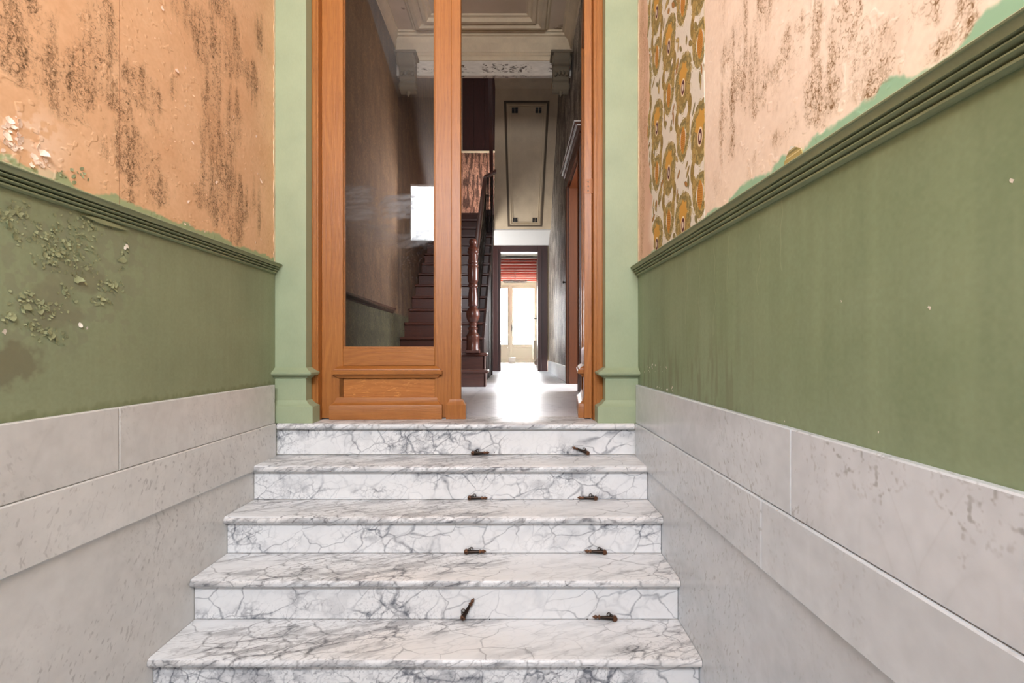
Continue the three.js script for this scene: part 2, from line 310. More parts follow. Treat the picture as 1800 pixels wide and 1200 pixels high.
// patterned paper that survives on the right wall
const STRIP = { d0: 1.80, d1: 2.66, h0: 0.84, h1: 2.44 };
const stripCanvas = document.createElement('canvas'); stripCanvas.width = 1024; stripCanvas.height = 1904;
{
  const x = stripCanvas.getContext('2d'), r = rng(42), S = 1024 / 0.86;      // pixels per metre
  const X = (d) => (d - STRIP.d0) * S, Y = (y) => (STRIP.h1 - y) * S;
  x.fillStyle = 'rgb(226,220,206)'; x.fillRect(0, 0, 1024, 1904);
  for (let i = 0; i < 9000; i++) { x.globalAlpha = 0.12 + r() * 0.2; x.strokeStyle = r() < 0.5 ? 'rgb(150,140,110)' : 'rgb(246,244,238)'; x.lineWidth = 1 + r(); const a = r() * 1024, b = r() * 1904; x.beginPath(); x.moveTo(a, b); x.lineTo(a + r() * 8 - 4, b + r() * 20); x.stroke(); }
  const tear = (cx, cy, w, h) => { x.beginPath(); x.moveTo(cx, cy - h); x.bezierCurveTo(cx + w * 0.9, cy - h * 0.7, cx + w * 1.25, cy + h * 0.35, cx, cy + h); x.bezierCurveTo(cx - w * 1.25, cy + h * 0.35, cx - w * 0.9, cy - h * 0.7, cx, cy - h); };
  const hatch = (cx, cy, w, h, n) => { for (let i = 0; i < n; i++) { const a = r() * 6.283, q = Math.sqrt(r()); const px = cx + Math.cos(a) * w * q, py = cy + Math.sin(a) * h * q; x.globalAlpha = 0.3 + r() * 0.5; x.strokeStyle = ['rgb(92,76,42)', 'rgb(222,206,156)', 'rgb(190,152,78)', 'rgb(110,96,52)'][Math.floor(r() * 4)]; x.lineWidth = 1.2 + r() * 1.6; x.beginPath(); x.arc(px, py, 2 + r() * 7, a, a + 1 + r() * 2.6); x.stroke(); } x.globalAlpha = 1; };
  const lace = (cx, cy, w, h) => { x.lineWidth = 3.4; for (let i = 0; i < 18; i++) { const a = i / 18 * 6.283; x.globalAlpha = 0.9; x.strokeStyle = i % 3 ? 'rgb(238,232,216)' : 'rgb(168,160,96)'; x.beginPath(); x.arc(cx + Math.sin(a) * w * 0.86, cy - Math.cos(a) * h * 0.86, w * 0.15, a - 2.6, a - 0.2); x.stroke(); } x.globalAlpha = 1; };
  const leafy = (cx, cy, w, h) => {                                          // olive scalloped border
    for (let k = 0; k < 3; k++) for (let i = 0; i < 22; i++) { const a = i / 22 * 6.283, s = 1 - k * 0.16; x.globalAlpha = 0.9; x.fillStyle = ['rgb(146,126,68)', 'rgb(122,110,62)', 'rgb(176,156,96)'][(i + k) % 3]; const px = cx + Math.sin(a) * w * s * (1 - 0.25 * Math.cos(a) * -1), py = cy - Math.cos(a) * h * s; x.beginPath(); x.ellipse(px, py, w * 0.2, w * 0.14, a, 0, 7); x.fill(); x.strokeStyle = 'rgb(226,210,160)'; x.lineWidth = 1.6; x.beginPath(); x.arc(px, py, w * 0.12, a, a + 3.6); x.stroke(); }
  };
  for (let c = -1; c < 6; c++) for (let k = -2; k < 5; k++) {
    const d = 1.872 + c * 0.19, y = 1.178 + k * 0.553 + (c & 1 ? 0.277 : 0), cx = X(d), cy = Y(y);
    x.globalAlpha = 1;
    leafy(cx, cy - 0.015 * S, 0.088 * S, 0.104 * S); hatch(cx, cy - 0.015 * S, 0.108 * S, 0.122 * S, 190); lace(cx, cy - 0.015 * S, 0.106 * S, 0.124 * S);
    x.globalAlpha = 0.95; tear(cx, cy - 0.02 * S, 0.062 * S, 0.088 * S); x.fillStyle = 'rgb(150,126,70)'; x.fill(); hatch(cx, cy - 0.02 * S, 0.055 * S, 0.08 * S, 60);
    x.fillStyle = 'rgb(208,158,70)'; x.beginPath(); for (let i = 0; i < 14; i++) { const a = i / 14 * 6.283, q = i % 2 ? 0.040 : 0.054; x.lineTo(cx + Math.sin(a) * q * S * 1.05, cy - 0.052 * S - Math.cos(a) * q * S * 0.95); } x.fill();
    x.fillStyle = 'rgb(232,214,178)'; x.beginPath(); x.ellipse(cx, cy, 0.026 * S, 0.036 * S, 0, 0, 7); x.fill();
    x.fillStyle = 'rgb(92,44,48)'; x.beginPath(); x.ellipse(cx, cy, 0.019 * S, 0.028 * S, 0, 0, 7); x.fill();
    x.fillStyle = 'rgb(236,226,206)'; x.beginPath(); x.ellipse(cx, cy, 0.007 * S, 0.014 * S, 0, 0, 7); x.fill();
    const by = Y(y + 0.34);                                                  // plain flame leaf between
    leafy(cx, by, 0.070 * S, 0.075 * S); hatch(cx, by, 0.084 * S, 0.09 * S, 110); lace(cx, by, 0.086 * S, 0.092 * S);
    x.globalAlpha = 1; tear(cx, by, 0.036 * S, 0.056 * S); x.fillStyle = 'rgb(196,136,52)'; x.fill(); x.strokeStyle = 'rgb(140,84,40)'; x.lineWidth = 1.6;
    for (let i = -4; i < 5; i++) { x.beginPath(); x.moveTo(cx - 0.022 * S, by + i * 10 + 6); x.lineTo(cx + 0.022 * S, by + i * 10 - 6); x.stroke(); }
    for (const s of [-1, 1]) for (let q = 0; q < 3; q++) {                     // side sprigs
      const px = cx + s * (0.062 + 0.02 * (q % 2)) * S, py = cy + (0.165 - q * 0.06) * S;
      x.fillStyle = q % 2 ? 'rgb(150,128,66)' : 'rgb(176,150,86)'; tear(px, py, 0.026 * S, 0.044 * S); x.fill(); hatch(px, py, 0.02 * S, 0.045 * S, 14);
      x.strokeStyle = 'rgb(110,92,52)'; x.lineWidth = 2; x.beginPath(); x.arc(px, py - 0.01 * S, 0.018 * S, 0.5, 4.8); x.stroke();
      x.fillStyle = 'rgb(120,58,50)'; x.beginPath(); x.ellipse(px, py, 3, 6, 0, 0, 7); x.fill();
    }
  }
  x.globalAlpha = 1;
  const seen = x.getImageData(0, 0, 1024, 1904).data;                         // small sprigs in the gaps that are left
  for (let i = 0; i < 2600; i++) {
    const px = r() * 1024, py = r() * 1904; let free = true;
    for (const [dx, dy] of [[0, 0], [14, 0], [-14, 0], [0, 18], [0, -18]]) { const q = (clamp(Math.floor(py + dy), 0, 1903) * 1024 + clamp(Math.floor(px + dx), 0, 1023)) * 4; if (seen[q + 2] < 150) free = false; }
    if (!free || r() < 0.8) continue;
    x.save(); x.translate(px, py); x.rotate((r() - 0.5) * 2.4);
    x.fillStyle = ['rgb(150,132,72)', 'rgb(130,120,72)', 'rgb(186,160,96)', 'rgb(170,120,60)'][Math.floor(r() * 4)];
    tear(0, 0, 9 + r() * 9, 20 + r() * 18); x.fill(); x.strokeStyle = 'rgb(104,90,50)'; x.lineWidth = 2; x.stroke(); hatch(0, 0, 10, 22, 7); x.restore();
  }
}
const stripTex = new THREE.CanvasTexture(stripCanvas); stripTex.colorSpace = THREE.SRGBColorSpace; stripTex.magFilter = THREE.LinearFilter;
const peachBump = grey(1024, 1024, (u, v) => 0.5 + 0.35 * (fbm(u * 70, v * 70, 3) - 0.5) + 0.5 * sstep(0.7, 0.8, fbm(u * 110 + 5, v * 90, 2)));
M.peachLeft = std({ map: leftTex, bumpMap: peachBump, bumpScale: 0.0022, roughness: 0.85 });
M.peachRight = std({ map: rightTex, bumpMap: peachBump, bumpScale: 0.0012, roughness: 0.85 });
M.paper = std({ map: stripTex, roughness: 0.8 });
// green dado paint
const GREEN = { d0: 0.4, d1: 2.9, h0: 0.19, h1: 0.83 };
const greenLeft = makeTex(1536, 512, (u, v) => {
  const d = lerp(GREEN.d0, GREEN.d1, u), y = lerp(GREEN.h0, GREEN.h1, v);
  const n = fbm(d * 6, y * 6, 4) - 0.5, f = fbm(d * 120, y * 120, 2) - 0.5, dr = fbm(d * 60, y * 3, 3) - 0.5;
  let c = [137 + n * 14 + f * 8 + dr * 6, 145 + n * 14 + f * 8 + dr * 6, 112 + n * 12 + f * 8 + dr * 6];
  const peel = sstep(0.5, 0.58, fbm(d * 30 + 2, y * 30, 5)) * sstep(1.95, 1.7, d + (y - 0.6) * -0.3) * sstep(0.34, 0.45, y);
  c = mix3(c, [128, 130, 105], peel * 0.5);
  const st = (sd, sy, rd, ry) => sstep(1.1, 0.75, Math.hypot((d - sd) / rd, (y - sy) / ry) + (fbm(d * 22 + sd * 30, y * 22, 4) - 0.5) * 1.3);
  c = mix3(c, [112, 106, 82], 0.65 * st(1.345, 0.36, 0.075, 0.055));
  c = mix3(c, [120, 116, 92], 0.45 * Math.max(st(1.47, 0.52, 0.09, 0.09), st(1.56, 0.62, 0.1, 0.05)));
  if (y < 0.235) c = mix3(c, [92, 98, 60], 0.35 * sstep(0.235, 0.212, y + (fbm(d * 50, y * 20, 2) - 0.5) * 0.04));
  return c;
});
const greenRight = makeTex(1536, 512, (u, v) => {
  const d = lerp(GREEN.d0, GREEN.d1, u), y = lerp(GREEN.h0, GREEN.h1, v);
  const n = fbm(d * 6 + 11, y * 6, 4) - 0.5, f = fbm(d * 120 + 4, y * 120, 2) - 0.5, dr = fbm(d * 34 + 5, y * 2, 3) - 0.5;
  let c = [131 + n * 16 + f * 8 + dr * 12, 147 + n * 14 + f * 8 + dr * 12, 114 + n * 16 + f * 8 + dr * 10];
  for (const [a, top, bot, wd] of [[2.02, 0.8, 0.5, 0.005], [1.88, 0.8, 0.52, 0.004], [1.74, 0.8, 0.45, 0.004], [1.62, 0.76, 0.58, 0.003], [1.42, 0.72, 0.55, 0.003], [1.3, 0.78, 0.6, 0.003]]) {   // dried drips
    const w = (fbm(y * 12 + a * 7, a * 5, 2) - 0.5) * 0.05; if (y < top && y > bot) c = mix3(c, [160, 168, 134], 0.5 * sstep(wd, wd * 0.3, Math.abs(d - a - w)));
  }
  const grime = sstep(0.5, 0.7, fbm(d * 50, y * 7, 3)) * sstep(1.3, 1.7, d) * sstep(0.5, 0.3, y);
  return mix3(c, [106, 112, 84], grime * 0.45);
});
M.greenLeft = std({ map: greenLeft, roughness: 0.55 });
M.greenRight = std({ map: greenRight, roughness: 0.5 });
// hall papers
const hallMask = printMask(1024, 1024, 15, 128, 256);
function hallTex(base, print, k, seed, st = 0.62) {
  const t = makeTex(1024, 1024, (u, v) => { const s = fbm(u * 40 + seed, v * 7, 3), n = fbm(u * 6 + seed, v * 6, 3) - 0.5; let c = [base[0] + n * 40, base[1] + n * 40, base[2] + n * 36]; c = mix3(c, print, clamp(hallMask(u, v) * 0.85 * k + sstep(0.42, 0.62, s) * st * k)); return c; });
  t.wrapS = t.wrapT = THREE.RepeatWrapping; t.repeat.set(1 / 1.6, 1 / 1.6); return t;
}
M.hallPaper = std({ map: hallTex([52, 37, 27], [128, 100, 68], 0.9, 4.1, 0.16), roughness: 0.55 });
M.hallDado = std({ map: hallTex([48, 44, 30], [110, 104, 70], 0.9, 7.7, 0.12), roughness: 0.55 });
M.landingPaper = std({ map: hallTex([206, 150, 122], [70, 44, 34], 1.1, 1.3), roughness: 0.8 });
const stripeBump = grey(512, 64, (u, v) => fbm(u * 60, v * 2 + 3, 3)); stripeBump.wrapS = stripeBump.wrapT = THREE.RepeatWrapping; stripeBump.repeat.set(1 / 1.6, 0.5);
M.hallStripe = std({ map: hallTex([190, 180, 168], [62, 52, 46], 1.25, 2.9), roughness: 0.52, bumpMap: stripeBump, bumpScale: 0.004 });
const ceilTex = makeTex(1024, 1024, (u, v) => { const n = fbm(u * 8, v * 8, 4) - 0.5; let c = [196 + n * 26, 176 + n * 26, 152 + n * 26]; const p = sstep(0.6, 0.66, fbm(u * 14 + 3, v * 14, 4)) * sstep(0.5, 0.6, fbm(u * 4, v * 4 + 2, 2)); return mix3(c, [96, 76, 58], p * 0.8); });
ceilTex.repeat.set(0.5, 0.5);
M.ceiling = std({ map: ceilTex, roughness: 0.9 });
const beamTex = makeTex(1024, 256, (u, v) => { const n = fbm(u * 30, v * 8, 4) - 0.5; const p = sstep(0.56, 0.64, fbm(u * 70 + 3, v * 16, 4)) * sstep(0.5, 0.6, fbm(u * 11, v * 3 + 2, 2)) * sstep(0.36, 0.2, Math.abs(v - 0.5)); return mix3([206 + n * 30, 196 + n * 30, 182 + n * 30], [70, 58, 48], p * 0.9); });
beamTex.repeat.set(0.5, 1 / 0.17); beamTex.offset.set(0.68, -0.62); beamTex.wrapS = beamTex.wrapT = THREE.RepeatWrapping;
M.beam = std({ map: beamTex, roughness: 0.85 });

// ================================================================ the setting: entrance passage
const ZF = 1.2, ZD = -2.83;                // inner face of the street wall, front of the door wall
const H_CEIL = 3.915, RISE = 0.1745, N_STEP = 6, Y0 = -RISE * N_STEP;
function slab(poly, x0, x1, o = {}) {      // poly in (depth, height), extruded from x0 to x1
  const s = new THREE.Shape(poly.map(([d, y]) => new THREE.Vector2(d, y)));
  const b = o.bevel ?? 0.002, w = Math.abs(x1 - x0);
  const g = new THREE.ExtrudeGeometry(s, { depth: w - 2 * b, bevelEnabled: b > 0, bevelThickness: b, bevelSize: b, bevelOffset: -b, bevelSegments: 1, steps: 1 });
  g.translate(0, 0, Math.min(x0, x1) + b);
  g.applyMatrix4(new THREE.Matrix4().makeBasis(new THREE.Vector3(0, 0, -1), new THREE.Vector3(0, 1, 0), new THREE.Vector3(1, 0, 0)));
  return uvm(g, o);
}
const rectDY = (d0, y0, d1, y1) => [[d0, y0], [d1, y0], [d1, y1], [d0, y1]];
const RAIL = [[0, 0], [0.010, 0], [0.0155, 0.0025], [0.0165, 0.0055], [0.0145, 0.008], [0.002, 0.009], [0.002, 0.0115], [0.018, 0.0125], [0.0235, 0.0145], [0.0235, 0.0170], [0.019, 0.0190], [0.004, 0.0200], [0.004, 0.0230], [0.024, 0.0240], [0.030, 0.0258], [0.0305, 0.0278], [0.026, 0.0292], [0.008, 0.030], [0.008, 0.0325], [0.034, 0.033], [0.0415, 0.0445], [0.045, 0.045], [0.0465, 0.0475], [0.044, 0.0505], [0, 0.052]];
const W = { l: structure('wall_left', 'entrance passage left wall: peach plaster over flaking green dado and marble slabs', [XL, Y0, 0]), r: structure('wall_right', 'entrance passage right wall: pale peach plaster with a patterned paper strip over green dado and marble slabs', [XR, Y0, 0]) };
const wUV = { sx: 1 / (WALL.d1 - WALL.d0), sy: 1 / (WALL.h1 - WALL.h0), ox: -WALL.d0 / (WALL.d1 - WALL.d0), oy: -WALL.h0 / (WALL.h1 - WALL.h0) };
const gUV = { sx: 1 / (GREEN.d1 - GREEN.d0), sy: 1 / (GREEN.h1 - GREEN.h0), ox: -GREEN.d0 / (GREEN.d1 - GREEN.d0), oy: -GREEN.h0 / (GREEN.h1 - GREEN.h0) };
for (const [k, X, out, up, lo, dado] of [['l', XL, -1, M.peachLeft, M.greenLeft, M.dadoLeft], ['r', XR, 1, M.peachRight, M.greenRight, M.dadoRight]]) {
  const w = W[k], i = -out;                 // i points into the passage
  part('plaster', uvm(bx(X, 0.835, -2.95, X + out * 0.2, H_CEIL, ZF, 0), wUV), up, w, { world: true });
  part('painted_dado', uvm(bx(X, Y0, -2.95, X + out * 0.2, 0.835, ZF, 0), gUV), lo, w, { world: true });
  const r = rng(k === 'l' ? 3 : 4), fX = (p) => X + i * p;
  const put = (poly, p, mat) => part('marble_slab', slab(poly, fX(0), fX(p), { bevel: 0.003, ox: r() * 3, oy: r() * 3 }), mat, w, { world: true });
  const tops = k === 'l' ? [-1.2, -0.1, 1.679, 2.77] : [-1.2, -0.2, 1.219, 2.785];
  const mids = k === 'l' ? [-1.2, 0.2, 2.768] : [-1.2, 0.1, 1.351, 2.768];
  for (let n = 0; n < tops.length - 1; n++) put(rectDY(tops[n] + 0.0012, 0.003, tops[n + 1] - 0.0012, 0.21), 0.021, k === 'r' && n < 2 ? M.dadoSpotted : dado);
  const bot = (d) => lerp(-0.172, -0.205, clamp((d - 0.8) / 1.9));
  for (let n = 0; n < mids.length - 1; n++) { const a = mids[n] + 0.0012, b = mids[n + 1] - 0.0012; put([[a, bot(a)], ...(a < 0.8 ? [[0.8, bot(0.8)]] : []), [b, bot(b)], [b, 0.002], [a, 0.002]], 0.028, dado); }
  put([[-1.2, Y0], [2.768, Y0], [2.768, -0.16], [-1.2, -0.16]], 0.013, dado);
  const rail = structure('trim', k === 'l' ? 'moulded green dado rail on the left wall' : 'moulded green dado rail on the right wall');
  rail.name = k === 'l' ? 'trim_1' : 'trim_2';
  const h = (d) => k === 'l' ? 0.817 : lerp(0.776, 0.803, clamp((d - 0.65) / 2.1, -1, 1));
  rail.position.set(X, h(2.8), -2.8);
  part('moulding', sweep(k === 'l' ? RAIL : RAIL.map((q) => q).reverse(), (p, y, e) => { const d = e ? -1.2 : 2.80; return new THREE.Vector3(X + i * p, h(d) + y, -d); }), M.railGreen, rail, { world: true });
}
{ // patterned strip left on the right wall: ragged outline
  const r = rng(8), pts = [], { d0, d1, h0, h1 } = STRIP;
  for (let y = 0.856; y < 2.4; y += 0.03) pts.push([1.83 + (fbm(y * 20, 2, 3) - 0.5) * 0.012, y]);
  for (let y = 2.4; y > 0.88; y -= 0.025) pts.push([lerp(2.50, 2.60, sstep(0.95, 1.5, y)) + (fbm(y * 14, 7, 3) - 0.5) * 0.10, y]);
  pts.push([2.44, 0.866], [2.2, 0.858]);
  part('wallpaper_strip', slab(pts, XR, XR - 0.0012, { bevel: 0, sx: 1 / (d1 - d0), ox: -d0 / (d1 - d0), sy: 1 / (h1 - h0), oy: -h0 / (h1 - h0) }), M.paper, W.r, { world: true, label: 'strip of olive and gold patterned paper left on the plaster' });
  const [td, ty] = wallPt(1392, 270, XR);
  const tri = slab([[td + 0.035, ty - 0.045], [td - 0.055, ty - 0.03], [td - 0.045, ty - 0.005], [td + 0.0, ty + 0.02], [td + 0.03, ty - 0.01]], XR - 0.001, XR - 0.003, { bevel: 0, sx: 1 / (d1 - d0), ox: 0.3, sy: 1 / (h1 - h0), oy: 0.2 });
  part('wallpaper_scrap', tri, M.paper, W.r, { world: true });
}
// flakes of paint: curled chips, one edge still on the wall
const flakeGeo = [];
for (let v = 0; v < 10; v++) {
  const r = rng(100 + v), n = 8, ring = [], pos = [];
  for (let i = 0; i < n; i++) { const a = i / n * 6.283, q = 0.35 + r() * 0.65; ring.push([Math.cos(a) * q, Math.sin(a) * q * 0.75]); }
  const lift = (x, y) => 0.04 + 0.42 * Math.max(0, x + 0.55 + 0.3 * (v % 3 - 1) * y) ** 2 * 0.6;
  const P3 = (x, y, k) => [x - lift(x, y) * 0.25, y, lift(x, y) + k];
  for (let i = 0; i < n; i++) { const a = ring[i], b = ring[(i + 1) % n], am = [a[0] * 0.5, a[1] * 0.5], bm = [b[0] * 0.5, b[1] * 0.5];
    for (const t of [[[0, 0], am, bm], [am, a, b], [am, b, bm]]) { for (const q of t) pos.push(...P3(q[0], q[1], 0.05)); for (const q of [...t].reverse()) pos.push(...P3(q[0], q[1], 0)); }
    for (const t of [[a, b, 0], [b, a, 1]]) { if (!t[2]) pos.push(...P3(a[0], a[1], 0), ...P3(b[0], b[1], 0), ...P3(a[0], a[1], 0.05)); else pos.push(...P3(b[0], b[1], 0), ...P3(b[0], b[1], 0.05), ...P3(a[0], a[1], 0.05)); } }
  const g = new THREE.BufferGeometry(); g.setAttribute('position', new THREE.Float32BufferAttribute(pos, 3)); g.computeVertexNormals(); uvm(g); flakeGeo.push(g);
}
M.flakeGreen = std({ color: srgb(146, 150, 112), roughness: 0.6 });
M.filler = std({ map: paintTex([216, 190, 158], 90, 3.9), roughness: 0.8 });
M.flakeWhite = std({ color: srgb(232, 224, 208), roughness: 0.7 });
M.flakePeach = std({ color: srgb(242, 196, 160), roughness: 0.75 });
M.flakePink = std({ color: srgb(246, 218, 196), roughness: 0.75 });
const fr = rng(2024);
function flake(k, d, y, size, mat, name = 'paint_flake') {
  const w = W[k], m = new THREE.Mesh(flakeGeo[Math.floor(fr() * 10)], mat); m.name = name; m.castShadow = m.receiveShadow = true;
  const X = k === 'l' ? XL : XR;
  m.position.set((k === 'l' ? 0.0005 : -0.0005), y - w.position.y, -d);
  m.rotation.set(0, k === 'l' ? Math.PI / 2 : -Math.PI / 2, 0); m.rotateZ(fr() * 6.283); m.scale.set(size, size, size * (0.5 + fr() * 0.7));
  w.add(m);
}
{
  const centres = [[30, 375, 28, 18, 10], [70, 410, 50, 22, 16], [110, 440, 40, 30, 24], [150, 420, 30, 40, 14], [90, 450, 35, 25, 18], [135, 470, 40, 25, 14], [165, 385, 25, 25, 8], [215, 450, 10, 30, 6], [195, 500, 22, 14, 12], [180, 530, 20, 10, 8], [115, 515, 16, 14, 6], [45, 530, 25, 18, 12], [85, 545, 30, 16, 12], [60, 575, 22, 12, 8], [15, 560, 12, 12, 5], [140, 390, 70, 20, 12], [90, 590, 30, 14, 8], [10, 380, 14, 20, 6]];
  const small = [];
  for (const [px, py, sx, sy, n] of centres) for (let i = 0; i < n; i++) {
    const [d, y] = wallPt(px + (fr() + fr() - 1) * sx, py + (fr() + fr() - 1) * sy, XL); if (d < 1.2) continue;
    if (i < n * 0.62) flake('l', d, Math.min(y, 0.80), 0.006 + 0.012 * fr() * fr() + 0.003 * fr(), M.flakeGreen);
    for (let k = 0; k < 3; k++) { const [d2, y2] = wallPt(px + (fr() + fr() - 1) * sx * 1.3, py + (fr() + fr() - 1) * sy * 1.3, XL); if (d2 > 1.2) small.push([d2, Math.min(y2, 0.805), 0.003 + 0.005 * fr()]); }
  }
  part('small_paint_flakes', small.map(([d, y, q]) => { const g = flakeGeo[Math.floor(fr() * 10)].clone(); g.rotateZ(fr() * 6.283); g.scale(q, q, q * (0.6 + fr() * 0.9)); g.rotateY(Math.PI / 2); g.translate(XL + 0.0005, y, -d); return g; }), M.flakeGreen, W.l, { world: true, kind: 'stuff', label: 'fine chips of lifting green paint' });
  for (const [px, py, s] of [[222, 433, 0.013], [219, 436, 0.009], [140, 572, 0.012], [6, 583, 0.012], [152, 576, 0.008]]) flake('l', ...wallPt(px, py, XL), s, M.flakeWhite);
  for (let i = 0; i < 60; i++) { const px = 270 + fr() * 190, [d, y] = wallPt(px, 20 + fr() * (370 + (px - 270) * 0.3), XL); flake('l', d, Math.max(y, 0.9), 0.003 + 0.005 * fr() * fr(), fr() < 0.4 ? M.flakePink : M.flakePeach); }
  for (const [px, py, s] of [[310, 125, 0.016], [325, 118, 0.009], [338, 250, 0.012], [325, 185, 0.008], [380, 320, 0.012], [452, 305, 0.012], [458, 318, 0.014], [450, 240, 0.01], [330, 355, 0.01], [285, 15, 0.014], [448, 425, 0.012], [458, 420, 0.009], [410, 205, 0.009]]) flake('l', ...wallPt(px, py, XL), s, M.flakePink);
  for (let i = 0; i < 34; i++) { const [d, y] = wallPt(2 + fr() * 34, 205 + fr() * 60, XL); flake('l', d, y, 0.005 + 0.010 * fr(), M.flakePink); }
  for (const [px, py, s] of [[66, 258, 0.014], [72, 268, 0.018], [60, 276, 0.013], [78, 281, 0.015], [70, 288, 0.017], [84, 290, 0.010], [55, 290, 0.012], [64, 283, 0.016], [74, 292, 0.012]]) flake('l', ...wallPt(px, py, XL), s, M.flakePink, 'paper_curl');
  for (let i = 0; i < 16; i++) { const [d, y] = wallPt(100 + fr() * 60, 296 + fr() * 26, XL); flake('l', d, y, 0.004 + 0.006 * fr(), M.flakeGreen); }
  for (let i = 0; i < 26; i++) { const [d, y] = wallPt(1128 + fr() * 60, fr() < 0.5 ? 640 + fr() * 14 : 680 + fr() * 12, XR); flake('r', d, Math.max(y, 0.222), 0.003 + 0.005 * fr(), M.flakeWhite); }
  for (const [px, py, s] of [[1635, 541, 0.005], [1480, 529, 0.004], [1545, 760, 0.004], [1380, 740, 0.004], [1780, 318, 0.005]]) flake('r', ...wallPt(px, py, XR), s, M.flakeWhite);
}
for (const [X, k, i] of [[XL, 'l', 1], [XR, 'r', -1]]) { // brittle filler along the corner by each pilaster
  const r = rng(i + 20), pts = []; for (let y = 0.875; y < 2.6; y += 0.02) pts.push([2.812, y]); for (let y = 2.6; y > 0.87; y -= 0.02) pts.push([2.800 - 0.009 * r() * (r() < 0.7 ? 1 : 0.3), y]);
  part('corner_filler', slab(pts, X, X + i * 0.003, { bevel: 0 }), M.filler, W[k], { world: true });
}
// loose strip of paint hanging under the left rail
part('paint_strip', slab([[1.55, 0.806], [1.60, 0.812], [1.66, 0.812], [1.73, 0.806], [1.72, 0.800], [1.62, 0.797]], XL, XL + 0.010, { bevel: 0.001 }), M.flakeGreen, W.l, { world: true });

// marble steps
{
  const st = thing('marble_staircase', 'white marble staircase with dark grey veins, climbing to the open oak double doors', 'staircase', [-0.32, Y0, -2.2]);
  const e = 0.013;                           // walls stand this far proud of their plaster
  for (let i = 0; i <= N_STEP - 1; i++) {
    const zn = -(2.768 - 0.2383 * i), y = -RISE * i, back = i ? zn - 0.2383 - 0.034 : zn - 0.30, p = i ? e : 0.0285;
    const x0 = XL + p + 0.0015, x1 = XR - p - 0.0015, t = 0.034, R = 0.015;
    const prof = [[back, y - t], [zn - R, y - t]];
    for (let k = 1; k <= 8; k++) { const a = -Math.PI / 2 + k / 8 * Math.PI; prof.push([zn - R + Math.cos(a) * R * (1 + 0.15), y - t / 2 + Math.sin(a) * t / 2]); }
    prof.push([back, y]);
    const g = sweep(prof.reverse(), (z, yy, s) => new THREE.Vector3(s ? x1 : x0, yy, z)); 
    part('tread', uvm(g, { ox: 1.32, oy: i * 0.13 }), M.tread, st, { world: true });
    const rz = zn - 0.030, yb = -RISE * (i + 1);
    part('riser', uvm(bx(XL + e + 0.002, yb + 0.0022, rz - 0.022, XR - e - 0.002, y - t - 0.003, rz, 0.001), { ox: 1.32, oy: 0 }), M.riser, st, { world: true });
  }
  for (const [px, py, i] of [[869, 795, 0], [998, 796, 0], [866, 877, 1], [1008, 877, 1], [864, 973, 2], [1019, 973, 2], [861, 1088, 3], [1032, 1088, 3]]) {
    const z = 2.798 - 0.2383 * i, g = new THREE.CylinderGeometry(0.0026, 0.0026, 0.004, 10).rotateX(Math.PI / 2); g.translate((px - CX) * z / F, EYE + (CY - py) * z / F, -z);
    part('screw_hole', g, M.black, st, { world: true });
  }
  const solid = structure('floor', 'masonry under the marble steps'); solid.name = 'trim_3';
  solid.position.set(-0.32, Y0 - 0.05, -2.5);
  const prof = [[-2.77, Y0], [-1.62, Y0]]; for (let i = N_STEP - 1; i >= 0; i--) { const rz = -(2.768 - 0.2383 * i) - 0.053; prof.push([rz, -RISE * (i + 1)], [rz, -RISE * i - 0.0345]); } prof.push([-3.0, -0.0345], [-3.0, Y0]);
  const q = []; for (const p of prof) if (!q.length || Math.hypot(p[0] - q[q.length - 1][0], p[1] - q[q.length - 1][1]) > 1e-4) q.push(p);
  part('masonry', sweep(q.slice(1), (z, y, s) => new THREE.Vector3(s ? XL + 0.012 : XR - 0.012, y, z)), M.plaster, solid, { world: true });
}
// stair rod brackets
function bracket() {
  const o = new THREE.Group();
  part('barrel', lathe([[0.0001, -0.002], [0.0075, -0.002], [0.0088, 0.002], [0.0092, 0.014], [0.0080, 0.016], [0.0078, 0.03], [0.0066, 0.046], [0.0052, 0.062], [0.0052, 0.064]]).rotateZ(-Math.PI / 2), M.bronze, o);
  part('collar', lathe([[0.005, 0.062], [0.0078, 0.0635], [0.0085, 0.066], [0.0078, 0.0685], [0.0055, 0.070], [0.0045, 0.074], [0.0066, 0.077], [0.0074, 0.081], [0.0064, 0.085], [0.0035, 0.088], [0.0028, 0.092], [0.0001, 0.094]]).rotateZ(-Math.PI / 2), M.copper, o);
  part('end_cap', lathe([[0.0001, 0.0115], [0.004, 0.011], [0.0085, 0.008], [0.0108, 0.002], [0.0108, -0.008], [0.0001, -0.010]]).rotateX(Math.PI / 2).translate(0.004, 0, 0), M.copper, o);
  part('screw', lathe([[0.0001, 0.0015], [0.003, 0.001], [0.0035, 0], [0.0001, 0]], 12).rotateX(Math.PI / 2).translate(0.004, 0, 0.0113), M.bronze, o);
  const ring = new THREE.TorusGeometry(0.0075, 0.0017, 8, 18); ring.translate(0.028, 0.0125, 0);
  part('eyelet', [ring, new THREE.TorusGeometry(0.005, 0.0017, 8, 18).translate(0.019, 0.0095, 0)], M.bronze, o);
  return o;
}
